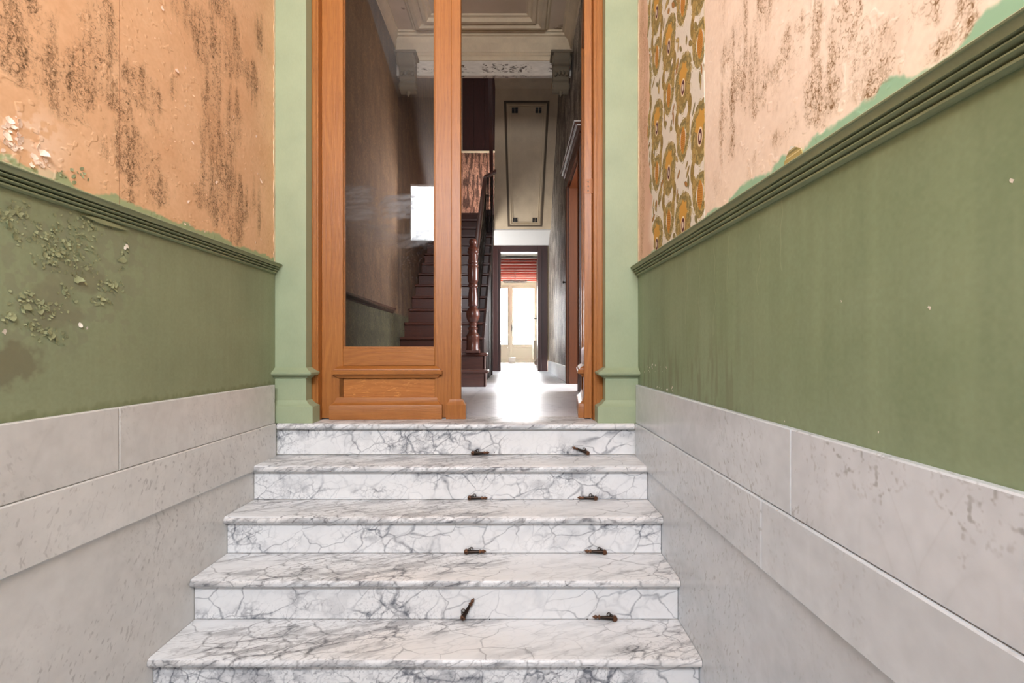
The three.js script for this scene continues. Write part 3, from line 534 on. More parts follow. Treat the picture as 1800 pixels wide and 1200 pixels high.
{
  const proto = bracket();
  const spec = [[830, 796, 0, 1, 0.03, 'left bracket under the landing nosing, lying flat'], [1034, 796, 0, -1, -0.36, 'right bracket under the landing nosing, tilted upward'],
    [824, 877, 1, 1, 0.0, 'left bracket on the second riser from the top'], [1048, 879, 1, -1, 0.02, 'right bracket on the second riser from the top'],
    [818, 973, 2, 1, 0.04, 'left bracket on the third riser from the top'], [1064, 972, 2, -1, 0.05, 'right bracket on the third riser from the top'],
    [813, 1087, 3, 1, 1.05, 'left bracket on the fourth riser from the top, standing up'], [1082, 1086, 3, -1, 0.06, 'right bracket on the fourth riser from the top']];
  for (const [px, py, i, dir, tilt, where] of spec) {
    const o = proto.clone(); o.name = numbered('stair_rod_bracket'); const z = 2.798 - 0.2383 * i - 0.012;
    const y = Math.max(-RISE * (i + 1) + 0.0112, EYE + (CY - py) * z / F);
    o.position.set((px - CX) * z / F, y, -z); o.rotation.z = tilt; if (dir < 0) { o.rotation.y = Math.PI; o.rotation.z = 0; o.rotation.order = 'YXZ'; o.rotation.z = tilt < 0 ? -tilt : tilt; }
    o.userData = { label: 'dark bronze stair rod bracket, ' + where, category: 'bracket', group: 'stair rod brackets along the marble risers' };
    scene.add(o);
  }
}
// entry floor, street wall with transom and front door (behind the camera)
{
  const f = structure('floor', 'marble floor of the entrance passage', [-0.32, Y0, 0]); f.name = 'floor_entrance';
  part('floor_slab', uvm(bx(XL - 0.2, Y0 - 0.15, -3.0, XR + 0.2, Y0, ZF + 0.3, 0)), M.entryFloor, f, { world: true });
  const wf = structure('wall_front', 'street wall with front door and transom', [-0.32, Y0, ZF]);
  const x0 = -1.15, x1 = 0.51;
  part('masonry', [bx(XL - 0.2, Y0, ZF, x0, H_CEIL, ZF + 0.3, 0), bx(x1, Y0, ZF, XR + 0.2, H_CEIL, ZF + 0.3, 0), bx(x0, 2.70, ZF, x1, H_CEIL, ZF + 0.3, 0)].map((g) => uvm(g)), M.frontWall, wf, { world: true });
  const dr = structure('door', 'dark wooden street door under a bright transom'); dr.name = 'door_3'; dr.position.set(-0.32, Y0, ZF + 0.1);
  part('leaf', uvm(bx(x0, Y0, ZF + 0.05, x1, 1.80, ZF + 0.12, 0.004)), M.mahogany, dr, { world: true });
  part('transom_bar', uvm(bx(x0, 1.80, ZF + 0.02, x1, 1.93, ZF + 0.14, 0.004)), M.mahogany, dr, { world: true });
  const win = structure('window', 'bright transom window over the street door', [-0.32, 2.34, ZF + 0.1]); win.name = 'window_1';
  const Wd = x1 - x0, Hh = 2.70 - 1.93;
  part('glass_window', bx(x0, 1.93, ZF + 0.10, x1, 2.70, ZF + 0.11, 0), std({ color: 0xffffff, emissive: new THREE.Color(1, 1, 1), emissiveIntensity: 4, roughness: 0.4 }), win, { world: true });
  const al = new THREE.RectAreaLight(new THREE.Color(0.93, 0.975, 1.05), TRANSOM_L, Wd, Hh); al.position.set((x0 + x1) / 2, 2.315, ZF + 0.08); al.rotation.y = 0; scene.add(al);
  al.lookAt((x0 + x1) / 2, 2.315, -5);
  const c = structure('ceiling', 'plaster ceiling of the entrance passage', [-0.32, H_CEIL, 0]);
  part('plaster', uvm(bx(XL - 0.2, H_CEIL, -3.0, XR + 0.2, H_CEIL + 0.2, ZF + 0.3, 0)), M.passageCeiling, c, { world: true });
}
// ================================================================ pilasters and double doors
function pilaster(label, x0, x1, side) {      // side: +1 when the door is to its right
  const o = thing('pilaster', label, 'pilaster', [(x0 + x1) / 2, 0, -2.80]);
  const zf = -2.81, in1 = side > 0 ? x1 : x0, wallX = side > 0 ? x0 : x1;
  const X = (p) => in1 + side * p;
  const PR = (pts, name) => {     // profile [proud, height] run round the front and the door side, mitred
    const g = []; const f = pts.map(([p, y]) => [p, y]);
    for (let i = 0; i < f.length - 1; i++) {
      const [p, y] = f[i], [q, h] = f[i + 1], A = (pp, yy, c) => c === 0 ? new THREE.Vector3(wallX, yy, zf + pp) : c === 1 ? new THREE.Vector3(X(pp * (name === 'plinth' ? 1.9 : 1)), yy, zf + pp) : new THREE.Vector3(X(pp * (name === 'plinth' ? 1.9 : 1)), yy, zf - 0.078);
      for (const c of [0, 1]) { const v = [A(p, y, c), A(p, y, c + 1), A(q, h, c + 1), A(q, h, c)]; const t = side > 0 ? [0, 1, 2, 0, 2, 3] : [0, 2, 1, 0, 3, 2]; for (const k of t) g.push(v[k].x, v[k].y, v[k].z); }
    }
    const geo = new THREE.BufferGeometry(); geo.setAttribute('position', new THREE.Float32BufferAttribute(g, 3)); geo.computeVertexNormals(); return part(name, uvm(toCreasedNormals(geo, 0.5)), M.sage, o, { world: true });
  };
  part('shaft', uvm(bx(x0, 0, zf - 0.079, x1, H_CEIL, zf, 0.002)), M.sage, o, { world: true });
  PR([[0, 0.243], [0.012, 0.247], [0.012, 0.255], [0.030, 0.257], [0.038, 0.262], [0.044, 0.268], [0.0455, 0.275], [0.036, 0.281], [0.020, 0.288], [0.010, 0.296], [0, 0.302]], 'cap_moulding');
  PR([[0.024, 0], [0.024, 0.089], [0.021, 0.0925], [0.016, 0.096], [0.008, 0.106], [0.003, 0.118], [0, 0.1226]], 'plinth');
}
pilaster('sage green painted pilaster at the left of the oak doors, beside the closed leaf', XL + 0.0005, -1.146, 1);
pilaster('sage green painted pilaster at the right of the oak doors, beside the open leaf', 0.4965, XR - 0.0005, -1);
{
  const w = structure('wall_door', 'wall round the double doors', [-0.32, 0, -2.9]);
  part('masonry', [bx(XL - 0.2, -0.03, -2.895, -1.2, H_CEIL, -3.0, 0), bx(0.55, -0.03, -2.895, XR + 0.2, H_CEIL, -3.0, 0), bx(-1.2, 3.75, -2.895, 0.55, H_CEIL, -3.0, 0)].map((g) => uvm(g)), M.sage, w, { world: true });
  const f = thing('door_frame', 'orange oak door frame round the double doors between the green pilasters', 'door frame', [-0.32, 0, -2.9]);
  const jamb = (x0, x1) => uvm(bx(x0, 0, -2.895, x1, 2.75, -2.99, 0.003));
  part('jamb', jamb(-1.2, -1.1115), M.oak, f, { world: true });
  part('jamb', jamb(0.4455, 0.55), M.oak, f, { world: true });
  part('jamb_bead', uvm(bx(0.462, 0, -2.889, 0.4945, 2.75, -2.8955, 0.003)), M.oak, f, { world: true });
  part('jamb_bead', uvm(bx(-1.144, 0, -2.889, -1.122, 2.75, -2.8955, 0.003)), M.oak, f, { world: true });
  part('fanlight_frame', [bx(-1.2, 2.75, -2.895, -1.10, 3.75, -2.97), bx(0.44, 2.75, -2.895, 0.55, 3.75, -2.97), bx(-1.10, 3.65, -2.895, 0.44, 3.75, -2.97), bx(-0.36, 2.75, -2.90, -0.31, 3.65, -2.96)].map((g) => uvm(g)), M.oak, f, { world: true });
  part('fanlight_pane', new THREE.PlaneGeometry(1.54, 0.9).translate(-0.33, 3.2, -2.93), M.glass, f, { world: true });
  part('head', uvm(bx(-1.1115, 2.65, -2.895, 0.4455, 2.75, -2.99, 0.003), { swap: true }), M.oak, f, { world: true });
}
function leaf(name, label, dir, Wl, astragal) {
  const o = structure(name, label); o.name = name; o.userData.category = 'door';
  const X = (a) => dir * a, T = 0.043, y0 = 0.006, H = 2.64;
  const b = (a0, yy0, a1, yy1, zf, zb, swap = false, r = 0.003) => uvm(bx(X(a0), yy0, zb, X(a1), yy1, zf, r), { swap, ox: a0 * 3.3 + yy0, oy: a1 * 1.7 });
  part('stile', b(0, y0, 0.121, H, 0, -T), M.oak, o);
  part('stile', b(Wl - 0.152, y0, Wl, H, 0, -T), M.oak, o);
  const g0 = 0.121, g1 = Wl - 0.152;
  part('rail', b(g0, 0.306, g1, 0.408, 0, -T, true), M.oak, o);
  part('rail', b(g0, y0, g1, 0.126, 0, -T, true), M.oak, o);
  part('rail', b(g0, 2.5, g1, H, 0, -T, true), M.oak, o);
  // beads round the pane
  part('glazing_bead', b(g0, 0.408, g0 + 0.007, 2.5, -0.006, -T + 0.006), M.oak, o); part('glazing_bead', b(g1 - 0.007, 0.408, g1, 2.5, -0.006, -T + 0.006), M.oak, o);
  part('glazing_bead', b(g0, 0.408, g1, 0.418, -0.004, -T + 0.006, true), M.oak, o); part('glazing_bead', b(g0, 2.49, g1, 2.5, -0.006, -T + 0.006, true), M.oak, o);
  const pane = part('glass_pane', new THREE.PlaneGeometry(g1 - g0 - 0.008, 2.082).translate(X((g0 + g1) / 2), 1.454, -0.02), M.glass, o, { label: 'glass pane' });
  if (astragal) part('haze_film', new THREE.PlaneGeometry(g1 - g0 - 0.014, 1.18).translate((g0 + g1) / 2, 1.01, -0.0185), M.hazeFilm, o);  // film that puts streaky haze on the closed leaf's glass
  // kick panel with its mouldings
  part('panel', b(g0 - 0.02, 0.126, g1 + 0.003, 0.306, -0.010, -T, true, 0.001), M.oakPanel, o);
  part('panel_frame', [b(0.098, 0.126, g0, 0.306, 0, -T), b(g1, 0.126, g1 + 0.002, 0.306, 0, -T)], M.oak, o);
  const run = (nm, pts, a0, a1) => {          // moulding with mitred returns
    const q = []; const A = (p, y, c) => [new THREE.Vector3(X(a0 + 0.035 - p), y, 0), new THREE.Vector3(X(a0 + 0.035 - p), y, p), new THREE.Vector3(X(a1 - 0.035 + p), y, p), new THREE.Vector3(X(a1 - 0.035 + p), y, 0)][c];
    for (let i = 0; i < pts.length - 1; i++) for (let c = 0; c < 3; c++) { const v = [A(...pts[i], c), A(...pts[i], c + 1), A(...pts[i + 1], c + 1), A(...pts[i + 1], c)]; for (const k of dir > 0 ? [0, 1, 2, 0, 2, 3] : [0, 2, 1, 0, 3, 2]) q.push(v[k].x, v[k].y, v[k].z); }
    const g = new THREE.BufferGeometry(); g.setAttribute('position', new THREE.Float32BufferAttribute(q, 3)); g.computeVertexNormals(); part(nm, uvm(toCreasedNormals(g, 0.5), { swap: true, ox: 0.3 }), M.oak, o);
  };
  const a1 = Wl - 0.108;
  run('sill_moulding', [[0, 0.236], [0.010, 0.238], [0.014, 0.246], [0.020, 0.252], [0.022, 0.257], [0.034, 0.259], [0.035, 0.262], [0.035, 0.278], [0.033, 0.281], [0.026, 0.283], [0.024, 0.290], [0.020, 0.293], [0.008, 0.302], [0, 0.306]], 0.066, a1);
  run('plinth_moulding', [[0, 0.001], [0.033, 0.001], [0.033, 0.078], [0.031, 0.083], [0.027, 0.085], [0.020, 0.089], [0.010, 0.100], [0.004, 0.116], [0, 0.124]], 0.051, a1 + 0.002);
  if (astragal) {
    part('astragal', b(Wl - 0.057, y0, Wl, H, 0.012, 0, false, 0.005), M.oak, o);
    const A0 = Wl - 0.085, A1 = Wl + 0.028, pts = [[0.033, 0.001], [0.033, 0.083], [0.030, 0.087], [0.018, 0.100], [0.013, 0.113]], q = [];
    const A = (p, y, c) => { const s = 0.033 - p; return [new THREE.Vector3(A0 + s, y, 0), new THREE.Vector3(A0 + s, y, p), new THREE.Vector3(A1 - s, y, p), new THREE.Vector3(A1 - s, y, -T)][c]; };
    for (let i = 0; i < pts.length - 1; i++) for (let c = 0; c < 3; c++) { const v = [A(...pts[i], c), A(...pts[i], c + 1), A(...pts[i + 1], c + 1), A(...pts[i + 1], c)]; for (const k of [0, 1, 2, 0, 2, 3]) q.push(v[k].x, v[k].y, v[k].z); }
    const g = new THREE.BufferGeometry(); g.setAttribute('position', new THREE.Float32BufferAttribute(q, 3)); g.computeVertexNormals(); part('astragal_plinth', uvm(toCreasedNormals(g, 0.5)), M.oak, o);
  } else for (const y of [1.34, 2.5]) {  // butt hinges on the open leaf's edge
    const h = part('hinge', bx(0.0015, y - 0.042, -0.038, -0.0005, y + 0.042, -0.006, 0), M.brass, o);
    for (const s of [-0.026, 0, 0.026]) part('screw', new THREE.CylinderGeometry(0.0045, 0.0045, 0.0016, 10).rotateZ(Math.PI / 2).translate(0.0016, y + s, -0.022), M.bronze, h);
    part('knuckle', new THREE.CylinderGeometry(0.005, 0.005, 0.084, 10).translate(0.001, y, -0.043), M.brass, h);
  }
  return o;
}
const closed = leaf('door_1', 'closed orange oak glazed door leaf on the left', 1, 0.80, true);
closed.position.set(-1.112, 0, -2.947); closed.rotation.y = 2.1 * Math.PI / 180;
const open = leaf('door_2', 'open orange oak door leaf swung into the hall on the right', -1, 0.77, false);
open.position.set(0.400, 0, -2.95); open.rotation.y = -95.9 * Math.PI / 180;

// ================================================================ hall behind the doors
const HL = -1.34, HR = 0.64, ZB = -9.70, ZG = -15.6;     // hall walls, end door wall, garden doors
{
  const f = structure('floor', 'glossy white and grey marble hall floor reflecting the garden doors', [-0.35, 0, -6]); f.name = 'floor_hall';
  const r = rng(61);
  for (let i = 0; i < 9; i++) { const z1 = -3.07 - i * 1.4, z0 = Math.max(z1 - 1.398, ZG - 0.2); for (const [a, b] of [[HL - 0.2, -0.352], [-0.35, HR + 0.2]]) if (i < 7 || true) part('floor_slab', uvm(bx(a, -0.06, z0, b, 0, z1, 0), { ox: r() * 2, oy: r() * 2 }), M.floor, f, { world: true }); }
  const wl = structure('wall_left', 'hall left wall in dark worn wallpaper', [HL, 0, -6]); wl.name = 'wall_hall_left';
  part('wallpaper', uvm(bx(HL - 0.2, 0.81, -10.9, HL, 6.8, -3.0, 0)), M.hallPaper, wl, { world: true });
  part('dado', uvm(bx(HL - 0.2, 0, -10.9, HL, 0.81, -3.0, 0)), M.hallDado, wl, { world: true });
  part('dado_rail', sweep(RAIL, (p, y, e) => new THREE.Vector3(HL + p, 0.80 + y, e ? -3.0 : -5.6)), M.darkPanel, wl, { world: true });
  part('skirting_slab', uvm(bx(HL, 0, -5.5, HL + 0.02, 0.2, -3.0)), M.dadoLeft, wl, { world: true });
  const wr = structure('wall_right', 'hall right wall in streaked grey and brown wallpaper', [HR, 0, -6]); wr.name = 'wall_hall_right';
  const D0 = -4.95, D1 = -6.05, DH = 2.33;                // side door opening
  part('wallpaper', [bx(HR, 0.2, -9.72, HR + 0.2, H_CEIL, D1, 0), bx(HR, 0.2, D0, HR + 0.2, H_CEIL, -3.0, 0), bx(HR, DH, D1, HR + 0.2, H_CEIL, D0, 0), bx(HR, H_CEIL, -10.9, HR + 0.2, 6.8, -5.9, 0)].map((g) => uvm(g)), M.hallStripe, wr, { world: true });
  part('skirting_slab', uvm(bx(HR - 0.02, 0, -9.6, HR + 0.2, 0.2, D1 - 0.12)), M.dadoRight, wr, { world: true });
  part('skirting_slab', uvm(bx(HR - 0.02, 0, D0 + 0.12, HR + 0.2, 0.2, -3.0)), M.dadoRight, wr, { world: true });
  // side door casing with its little cornice
  const dc = thing('door_casing', 'brown wooden casing with a cornice with painted edge highlights round the doorway in the hall right wall', 'door casing', [HR, 0, (D0 + D1) / 2]);
  const arch = [[0, 0], [0.030, 0], [0.034, 0.006], [0.026, 0.02], [0.022, 0.09], [0.030, 0.10], [0.032, 0.125], [0.0, 0.13]];
  for (const [z, s] of [[D1, -1], [D0, 1]]) {
    part('jamb', sweep(s > 0 ? arch : arch.slice().reverse(), (p, q, e) => new THREE.Vector3(HR - p, e ? DH : 0, z + s * (q - 0.01))), M.casing, dc, { world: true });
    part('reveal', uvm(bx(HR - 0.002, 0, z - s * 0.03, HR + 0.21, DH, z + s * 0.002)), M.casing, dc, { world: true });
  }
  part('head', sweep(arch, (p, q, e) => new THREE.Vector3(HR - p, DH + q - 0.01, e ? D0 + 0.12 : D1 - 0.12)), M.casing, dc, { world: true });
  part('cornice', sweep([[0, 0], [0.03, 0], [0.036, 0.02], [0.05, 0.03], [0.055, 0.05], [0.075, 0.06], [0.08, 0.085], [0, 0.09]], (p, q, e) => new THREE.Vector3(HR - p, DH + 0.12 + q, e ? D0 + 0.16 : D1 - 0.16)), M.casing, dc, { world: true });
  for (const [q, w] of [[0.05, 0.058], [0.086, 0.084]]) part('cornice_highlight', uvm(bx(HR - w - 0.004, DH + 0.12 + q, D1 - 0.162, HR - 0.002, DH + 0.12 + q + 0.010, D0 + 0.162, 0.002)), M.white, dc, { world: true });  // highlights of the cornice edges, built as thin white strips
  part('soffit', uvm(bx(HR, DH - 0.03, D1, HR + 0.21, DH, D0)), M.casing, dc, { world: true });
  const sr = structure('wall_side_room', 'pale side room seen through the brown doorway', [1.9, 0, -5.5]); sr.name = 'wall_side_room';
  const x0 = HR + 0.2, x1 = 3.2, za = -7.2, zb = -4.0;
  part('plaster', [bx(x0, 0, za - 0.1, x1, 3.0, za, 0), bx(x0, 0, zb, x1, 3.0, zb + 0.1, 0), bx(x1, 0, za, x1 + 0.1, 3.0, zb, 0)].map((g) => uvm(g)), M.plaster, sr, { world: true });
  part('room_ceiling', uvm(bx(x0, 3.0, za - 0.1, x1 + 0.1, 3.1, zb + 0.1, 0)), M.plaster, sr, { world: true });
  part('room_floor', uvm(bx(x0, -0.1, za - 0.1, x1 + 0.1, 0, zb + 0.1, 0)), M.oak, sr, { world: true });
  const sg = structure('window', 'bright window of the side room', [x1, 1.6, -5.4]); sg.name = 'window_3';
  part('glass_window', bx(x1 - 0.02, 0.8, -6.2, x1 - 0.005, 2.6, -4.6, 0), std({ color: 0xffffff, emissive: 0xffffff, emissiveIntensity: 3 }), sg, { world: true });
  const wl2 = new THREE.RectAreaLight(new THREE.Color(0.95, 0.98, 1.05), SIDE_L, 1.6, 1.8); wl2.position.set(x1 - 0.04, 1.7, -5.4); wl2.lookAt(-5, 1.7, -5.4); scene.add(wl2);
  // switch on the wall
  const sw = thing('light_switch', 'small dark round light switch on the hall right wall before the brown casing', 'switch', [HR, 1.24, -6.36]);
  part('base', lathe([[0.0001, 0.012], [0.03, 0.012], [0.036, 0.004], [0.036, 0], [0.0001, 0]]).rotateZ(Math.PI / 2), M.black, sw);
  part('knob', lathe([[0.0001, 0.05], [0.014, 0.046], [0.018, 0.034], [0.010, 0.02], [0.012, 0.012]]).rotateZ(Math.PI / 2), M.iron, sw);
  // ceiling with a coffered frame and cornices
  const c = structure('ceiling', 'hall plaster ceiling with a moulded frame and peeling paint', [-0.35, H_CEIL, -4.4]); c.name = 'ceiling_hall';
  part('plaster', uvm(bx(HL - 0.2, H_CEIL, -5.9, HR + 0.2, H_CEIL + 0.2, -3.0, 0)), M.ceiling, c, { world: true });
  const CR = [[0, 0], [0.02, 0.022], [0.035, 0.022], [0.05, 0.05], [0.09, 0.058], [0.12, 0.03], [0.14, 0.03], [0.155, 0.05], [0.19, 0.05], [0.21, 0.018], [0.24, 0.014], [0.25, 0]];
  const X0 = -1.12, X1 = 0.373, Z0 = -5.60, Z1 = -3.35;
  const fr4 = [[[X0, Z0], [X1, Z0], 0, 1], [[X1, Z0], [X1, Z1], -1, 0], [[X1, Z1], [X0, Z1], 0, -1], [[X0, Z1], [X0, Z0], 1, 0]];
  fr4.forEach(([A, B, nx, nz]) => { const tx = Math.sign(B[0] - A[0]), tz = Math.sign(B[1] - A[1]); part('frame_moulding', sweep(CR, (p, q, e) => { const P = e ? B : A, s = e ? -1 : 1; return new THREE.Vector3(P[0] + nx * p + s * tx * p, H_CEIL - q, P[1] + nz * p + s * tz * p); }), M.plaster, c, { world: true }); });
  const COVE = [[0, 0.14], [0.02, 0.14], [0.022, 0.12], [0.05, 0.07], [0.09, 0.04], [0.10, 0.02], [0.12, 0.018], [0.12, 0], [0, 0]];
  part('cornice', sweep(COVE, (p, q, e) => new THREE.Vector3(HR - p, H_CEIL - q, e ? -5.75 : -3.0)), M.plaster, c, { world: true });
  part('cornice', sweep(COVE, (p, q, e) => new THREE.Vector3(HL + p * 0.5, H_CEIL - q, e ? -5.75 : -3.0)), M.plaster, c, { world: true });
  // beam with cornice and consoles
  const bm = structure('trim', 'plaster cross beam with a moulded cornice over the hall', [-0.35, 3.5, -5.9]); bm.name = 'trim_4';
  part('beam', uvm(bx(HL, 3.506, -5.86, HR, H_CEIL + 0.2, -5.80, 0.004)), M.beam, bm, { world: true });
  const BC = [[0, 0.243], [0.012, 0.243], [0.014, 0.20], [0.03, 0.19], [0.03, 0.175], [0.045, 0.165], [0.05, 0.15], [0.085, 0.09], [0.12, 0.06], [0.125, 0.045], [0.15, 0.04], [0.16, 0.02], [0.18, 0.018], [0.18, 0], [0, 0]];
  part('beam_cornice', sweep(BC.slice().reverse(), (p, q, e) => new THREE.Vector3(e ? HL : HR, H_CEIL - q, -5.80 + p)), M.plaster, bm, { world: true });
  for (const [x, s, where] of [[-1.20, 1, 'left'], [0.515, -1, 'right']]) {
    const o = thing('console_bracket', `carved plaster console under the ${where} end of the hall beam`, 'console', [x, 3.3, -5.8], 0, undefined);
    const sc = new THREE.Shape(); sc.moveTo(0, 0.37); sc.lineTo(0.20, 0.37); sc.lineTo(0.205, 0.345); sc.bezierCurveTo(0.22, 0.30, 0.17, 0.25, 0.13, 0.25); sc.bezierCurveTo(0.08, 0.24, 0.10, 0.14, 0.06, 0.11); sc.bezierCurveTo(0.10, 0.07, 0.05, 0.01, 0, 0.0); sc.closePath();
    const g = new THREE.ExtrudeGeometry(sc, { depth: 0.17, bevelEnabled: true, bevelSize: 0.006, bevelThickness: 0.006, bevelSegments: 1, curveSegments: 8 }); g.rotateY(-Math.PI / 2); g.translate(0.085, 0, 0);
    part('scroll', uvm(g), M.console, o);
    part('abacus', uvm(bx(-0.12, 0.345, 0, 0.12, 0.372, 0.225, 0.006)), M.console, o);
    for (const sx of [-1, 1]) { part('volute', new THREE.TorusGeometry(0.042, 0.014, 8, 20).rotateY(Math.PI / 2).translate(sx * 0.092, 0.295, 0.14), M.console, o); part('volute', new THREE.TorusGeometry(0.026, 0.010, 8, 20).rotateY(Math.PI / 2).translate(sx * 0.092, 0.06, 0.045), M.console, o); part('rosette', lathe([[0.0001, 0.02], [0.016, 0.014], [0.02, 0]], 12).rotateZ(-sx * Math.PI / 2).translate(sx * 0.09, 0.295, 0.14), M.console, o); }
    for (let i = 0; i < 4; i++) part('leaf_lobe', new THREE.SphereGeometry(0.03, 12, 8).scale(0.7, 1.4, 0.6).rotateX(-0.6).translate((i - 1.5) * 0.042, 0.19 - 0.012 * Math.abs(i - 1.5), 0.105), M.console, o);
    part('drop', lathe([[0.0001, -0.05], [0.014, -0.035], [0.022, -0.01], [0.02, 0.01], [0.0001, 0.02]], 12).translate(0, 0, 0.03), M.console, o);
  }
}
// stairwell shell
{
  const b = structure('wall_back', 'stairwell back wall in peach wallpaper with dark worn print', [-0.35, 0, -10.6]);
  part('wallpaper', uvm(bx(HL - 0.2, 2.5, -10.8, HR + 0.2, 6.8, -10.6, 0)), M.landingPaper, b, { world: true });
  const t = structure('ceiling', 'stairwell ceiling high above the landing', [-0.35, 6.6, -8.4]); t.name = 'ceiling_stairwell';
  part('plaster', [bx(HL - 0.2, 6.6, -10.8, HR + 0.2, 6.8, -5.9, 0), bx(HL - 0.2, H_CEIL + 0.2, -5.95, HR + 0.2, 6.8, -5.75, 0)].map((g) => uvm(g)), M.plaster, t, { world: true });
  const sl = new THREE.RectAreaLight(new THREE.Color(0.95, 0.97, 1), STAIR_FILL_L, 1.0, 1.2); sl.position.set(-0.75, 6.56, -7.4); sl.lookAt(-0.75, 0, -7.4); scene.add(sl);  // extra light for the stairwell from an added, unseen skylight
  const sk = structure('window', 'unseen skylight added to light the stairwell', [-0.75, 6.58, -7.4]); sk.name = 'window_2';
  part('added_skylight', bx(-1.25, 6.585, -8.0, -0.25, 6.6, -6.8, 0), std({ color: 0xffffff, emissive: 0xffffff, emissiveIntensity: 1.5 }), sk, { world: true });
  // dark panelled bulkhead of the upper landing
  const p = thing('wooden_bulkhead', 'dark red-brown wooden bulkhead hanging above the peach wallpaper on the landing', 'panel', [-0.75, 4.46, -10.3]);
  for (let i = 0; i < 3; i++) part('board', uvm(bx(-1.055 + i * 0.225, 4.405, -10.34, -1.055 + i * 0.225 + 0.223, 6.55, -10.30, 0.004), { ox: i * 0.3 }), M.bulkhead, p, { world: true });
  part('bottom_edge', uvm(bx(-1.06, 4.385, -10.36, -0.38, 4.405, -10.285)), M.plaster, p, { world: true });
  part('side_edge', uvm(bx(-1.10, 4.385, -10.36, -1.057, 6.55, -10.285)), M.plaster, p, { world: true });
  // landing, second flight soffit, low passage ceiling
  const l = structure('ceiling', 'white plaster underside of the half landing over the low passage'); l.name = 'ceiling_landing'; l.position.set(0, 2.55, -9.5);
  part('landing_slab', [uvm(bx(HL, 2.62, -10.6, -0.40, 2.75, -8.78, 0.004)), uvm(bx(-0.40, 2.62, -10.6, HR, 2.75, -9.22, 0.004))], M.mahogany, l, { world: true });
  const pr = [[-9.2, 2.549], [-9.32, 2.545], [-9.45, 2.515], [-9.56, 2.46], [-9.64, 2.40], [-9.70, 2.36], [-9.72, 2.62], [-9.2, 2.62]];
  part('cove', sweep(pr.slice().reverse(), (z, y, e) => new THREE.Vector3(e ? HR : -0.39, y, z)), M.white, l, { world: true });
  const s = structure('ceiling', 'cream plaster underside of the upper flight with a dark framed panel', [0.15, 3.3, -8.3]); s.name = 'ceiling_flight';
  const Za = -9.22, Ya = 2.549, Zb = -7.45, Yb = 4.20;
  const tt = (k) => [lerp(Za, Zb, k), lerp(Ya, Yb, k)], len = Math.hypot(Zb - Za, Yb - Ya), ux = (Zb - Za) / len, uy = (Yb - Ya) / len, nx = uy, ny = -ux;   // (nx, ny) points down and forward
  const xl = (k) => lerp(-0.375, -0.285, k);
  const strip = (k0, k1, x0, x1, n0, n1, mat, name) => { const g = sweep([[0, n0], [0, n1], [1, n1], [1, n0]].reverse(), (a, n, e) => { const k = a ? k1 : k0, [z, y] = tt(k); return new THREE.Vector3(e ? (typeof x1 === 'function' ? x1(k) : x1) : (typeof x0 === 'function' ? x0(k) : x0), y + ny * n, z + nx * n); }); return part(name, uvm(g), mat, s, { world: true }); };
  strip(0, 1, xl, HR, -0.12, 0, M.plasterShade, 'soffit');
  part('soffit_level', uvm(bx(-0.285, Yb, Zb + 0.0, HR, Yb + 0.12, -5.94, 0)), M.plasterShade, s, { world: true });
  const kb = 0.035, kt = 0.93, pl = (k) => lerp(-0.125, -0.165, k), prr = (k) => lerp(0.49, 0.515, k);
  const off = (f, d) => (k) => f(k) + d;
  const dk = std({ color: srgb(88, 74, 58), roughness: 0.8 });
  for (const [i, w, mat, n] of [[0, 0.036, dk, 0.004], [0.055, 0.012, M.plaster, 0.012], [0.085, 0.008, M.plaster, 0.010]]) {
    const dkk = i / len, wk = w / len;
    strip(kb + dkk, kt - dkk, off(pl, i), off(pl, i + w), 0, n, mat, 'panel_line'); strip(kb + dkk, kt - dkk, off(prr, -i - w), off(prr, -i), 0, n, mat, 'panel_line');
    strip(kb + dkk, kb + dkk + wk, off(pl, i + w), off(prr, -i - w), 0, n, mat, 'panel_line'); strip(kt - dkk - wk, kt - dkk, off(pl, i + w), off(prr, -i - w), 0, n, mat, 'panel_line');
  }
  for (const k of [0.09, 0.875]) for (const x of [0.0, 0.355]) for (const [a, c] of [[0, 0], [1, 0], [0, 1], [1, 1]]) { const q = 0.048, g = 0.004; strip(k + (a * q + g) / len - q / len, k + (a * q + q - g) / len - q / len, x - q + c * q + g, x + c * q - g, 0, 0.008, M.black, 'corner_tile'); }
  // outer string of the upper flight
  part('outer_string', sweep([[0, -0.30], [0, 0.03], [1, 0.03], [1, -0.30]].reverse(), (a, n, e) => { const k = a ? 1.9 : 0, z = lerp(Za, Zb, k), y = lerp(Ya, Yb, k); return new THREE.Vector3((e ? 0 : -0.06) + xl(Math.min(k, 1)), y - n * 0.9, z); }), M.mahogany, s, { world: true });
}
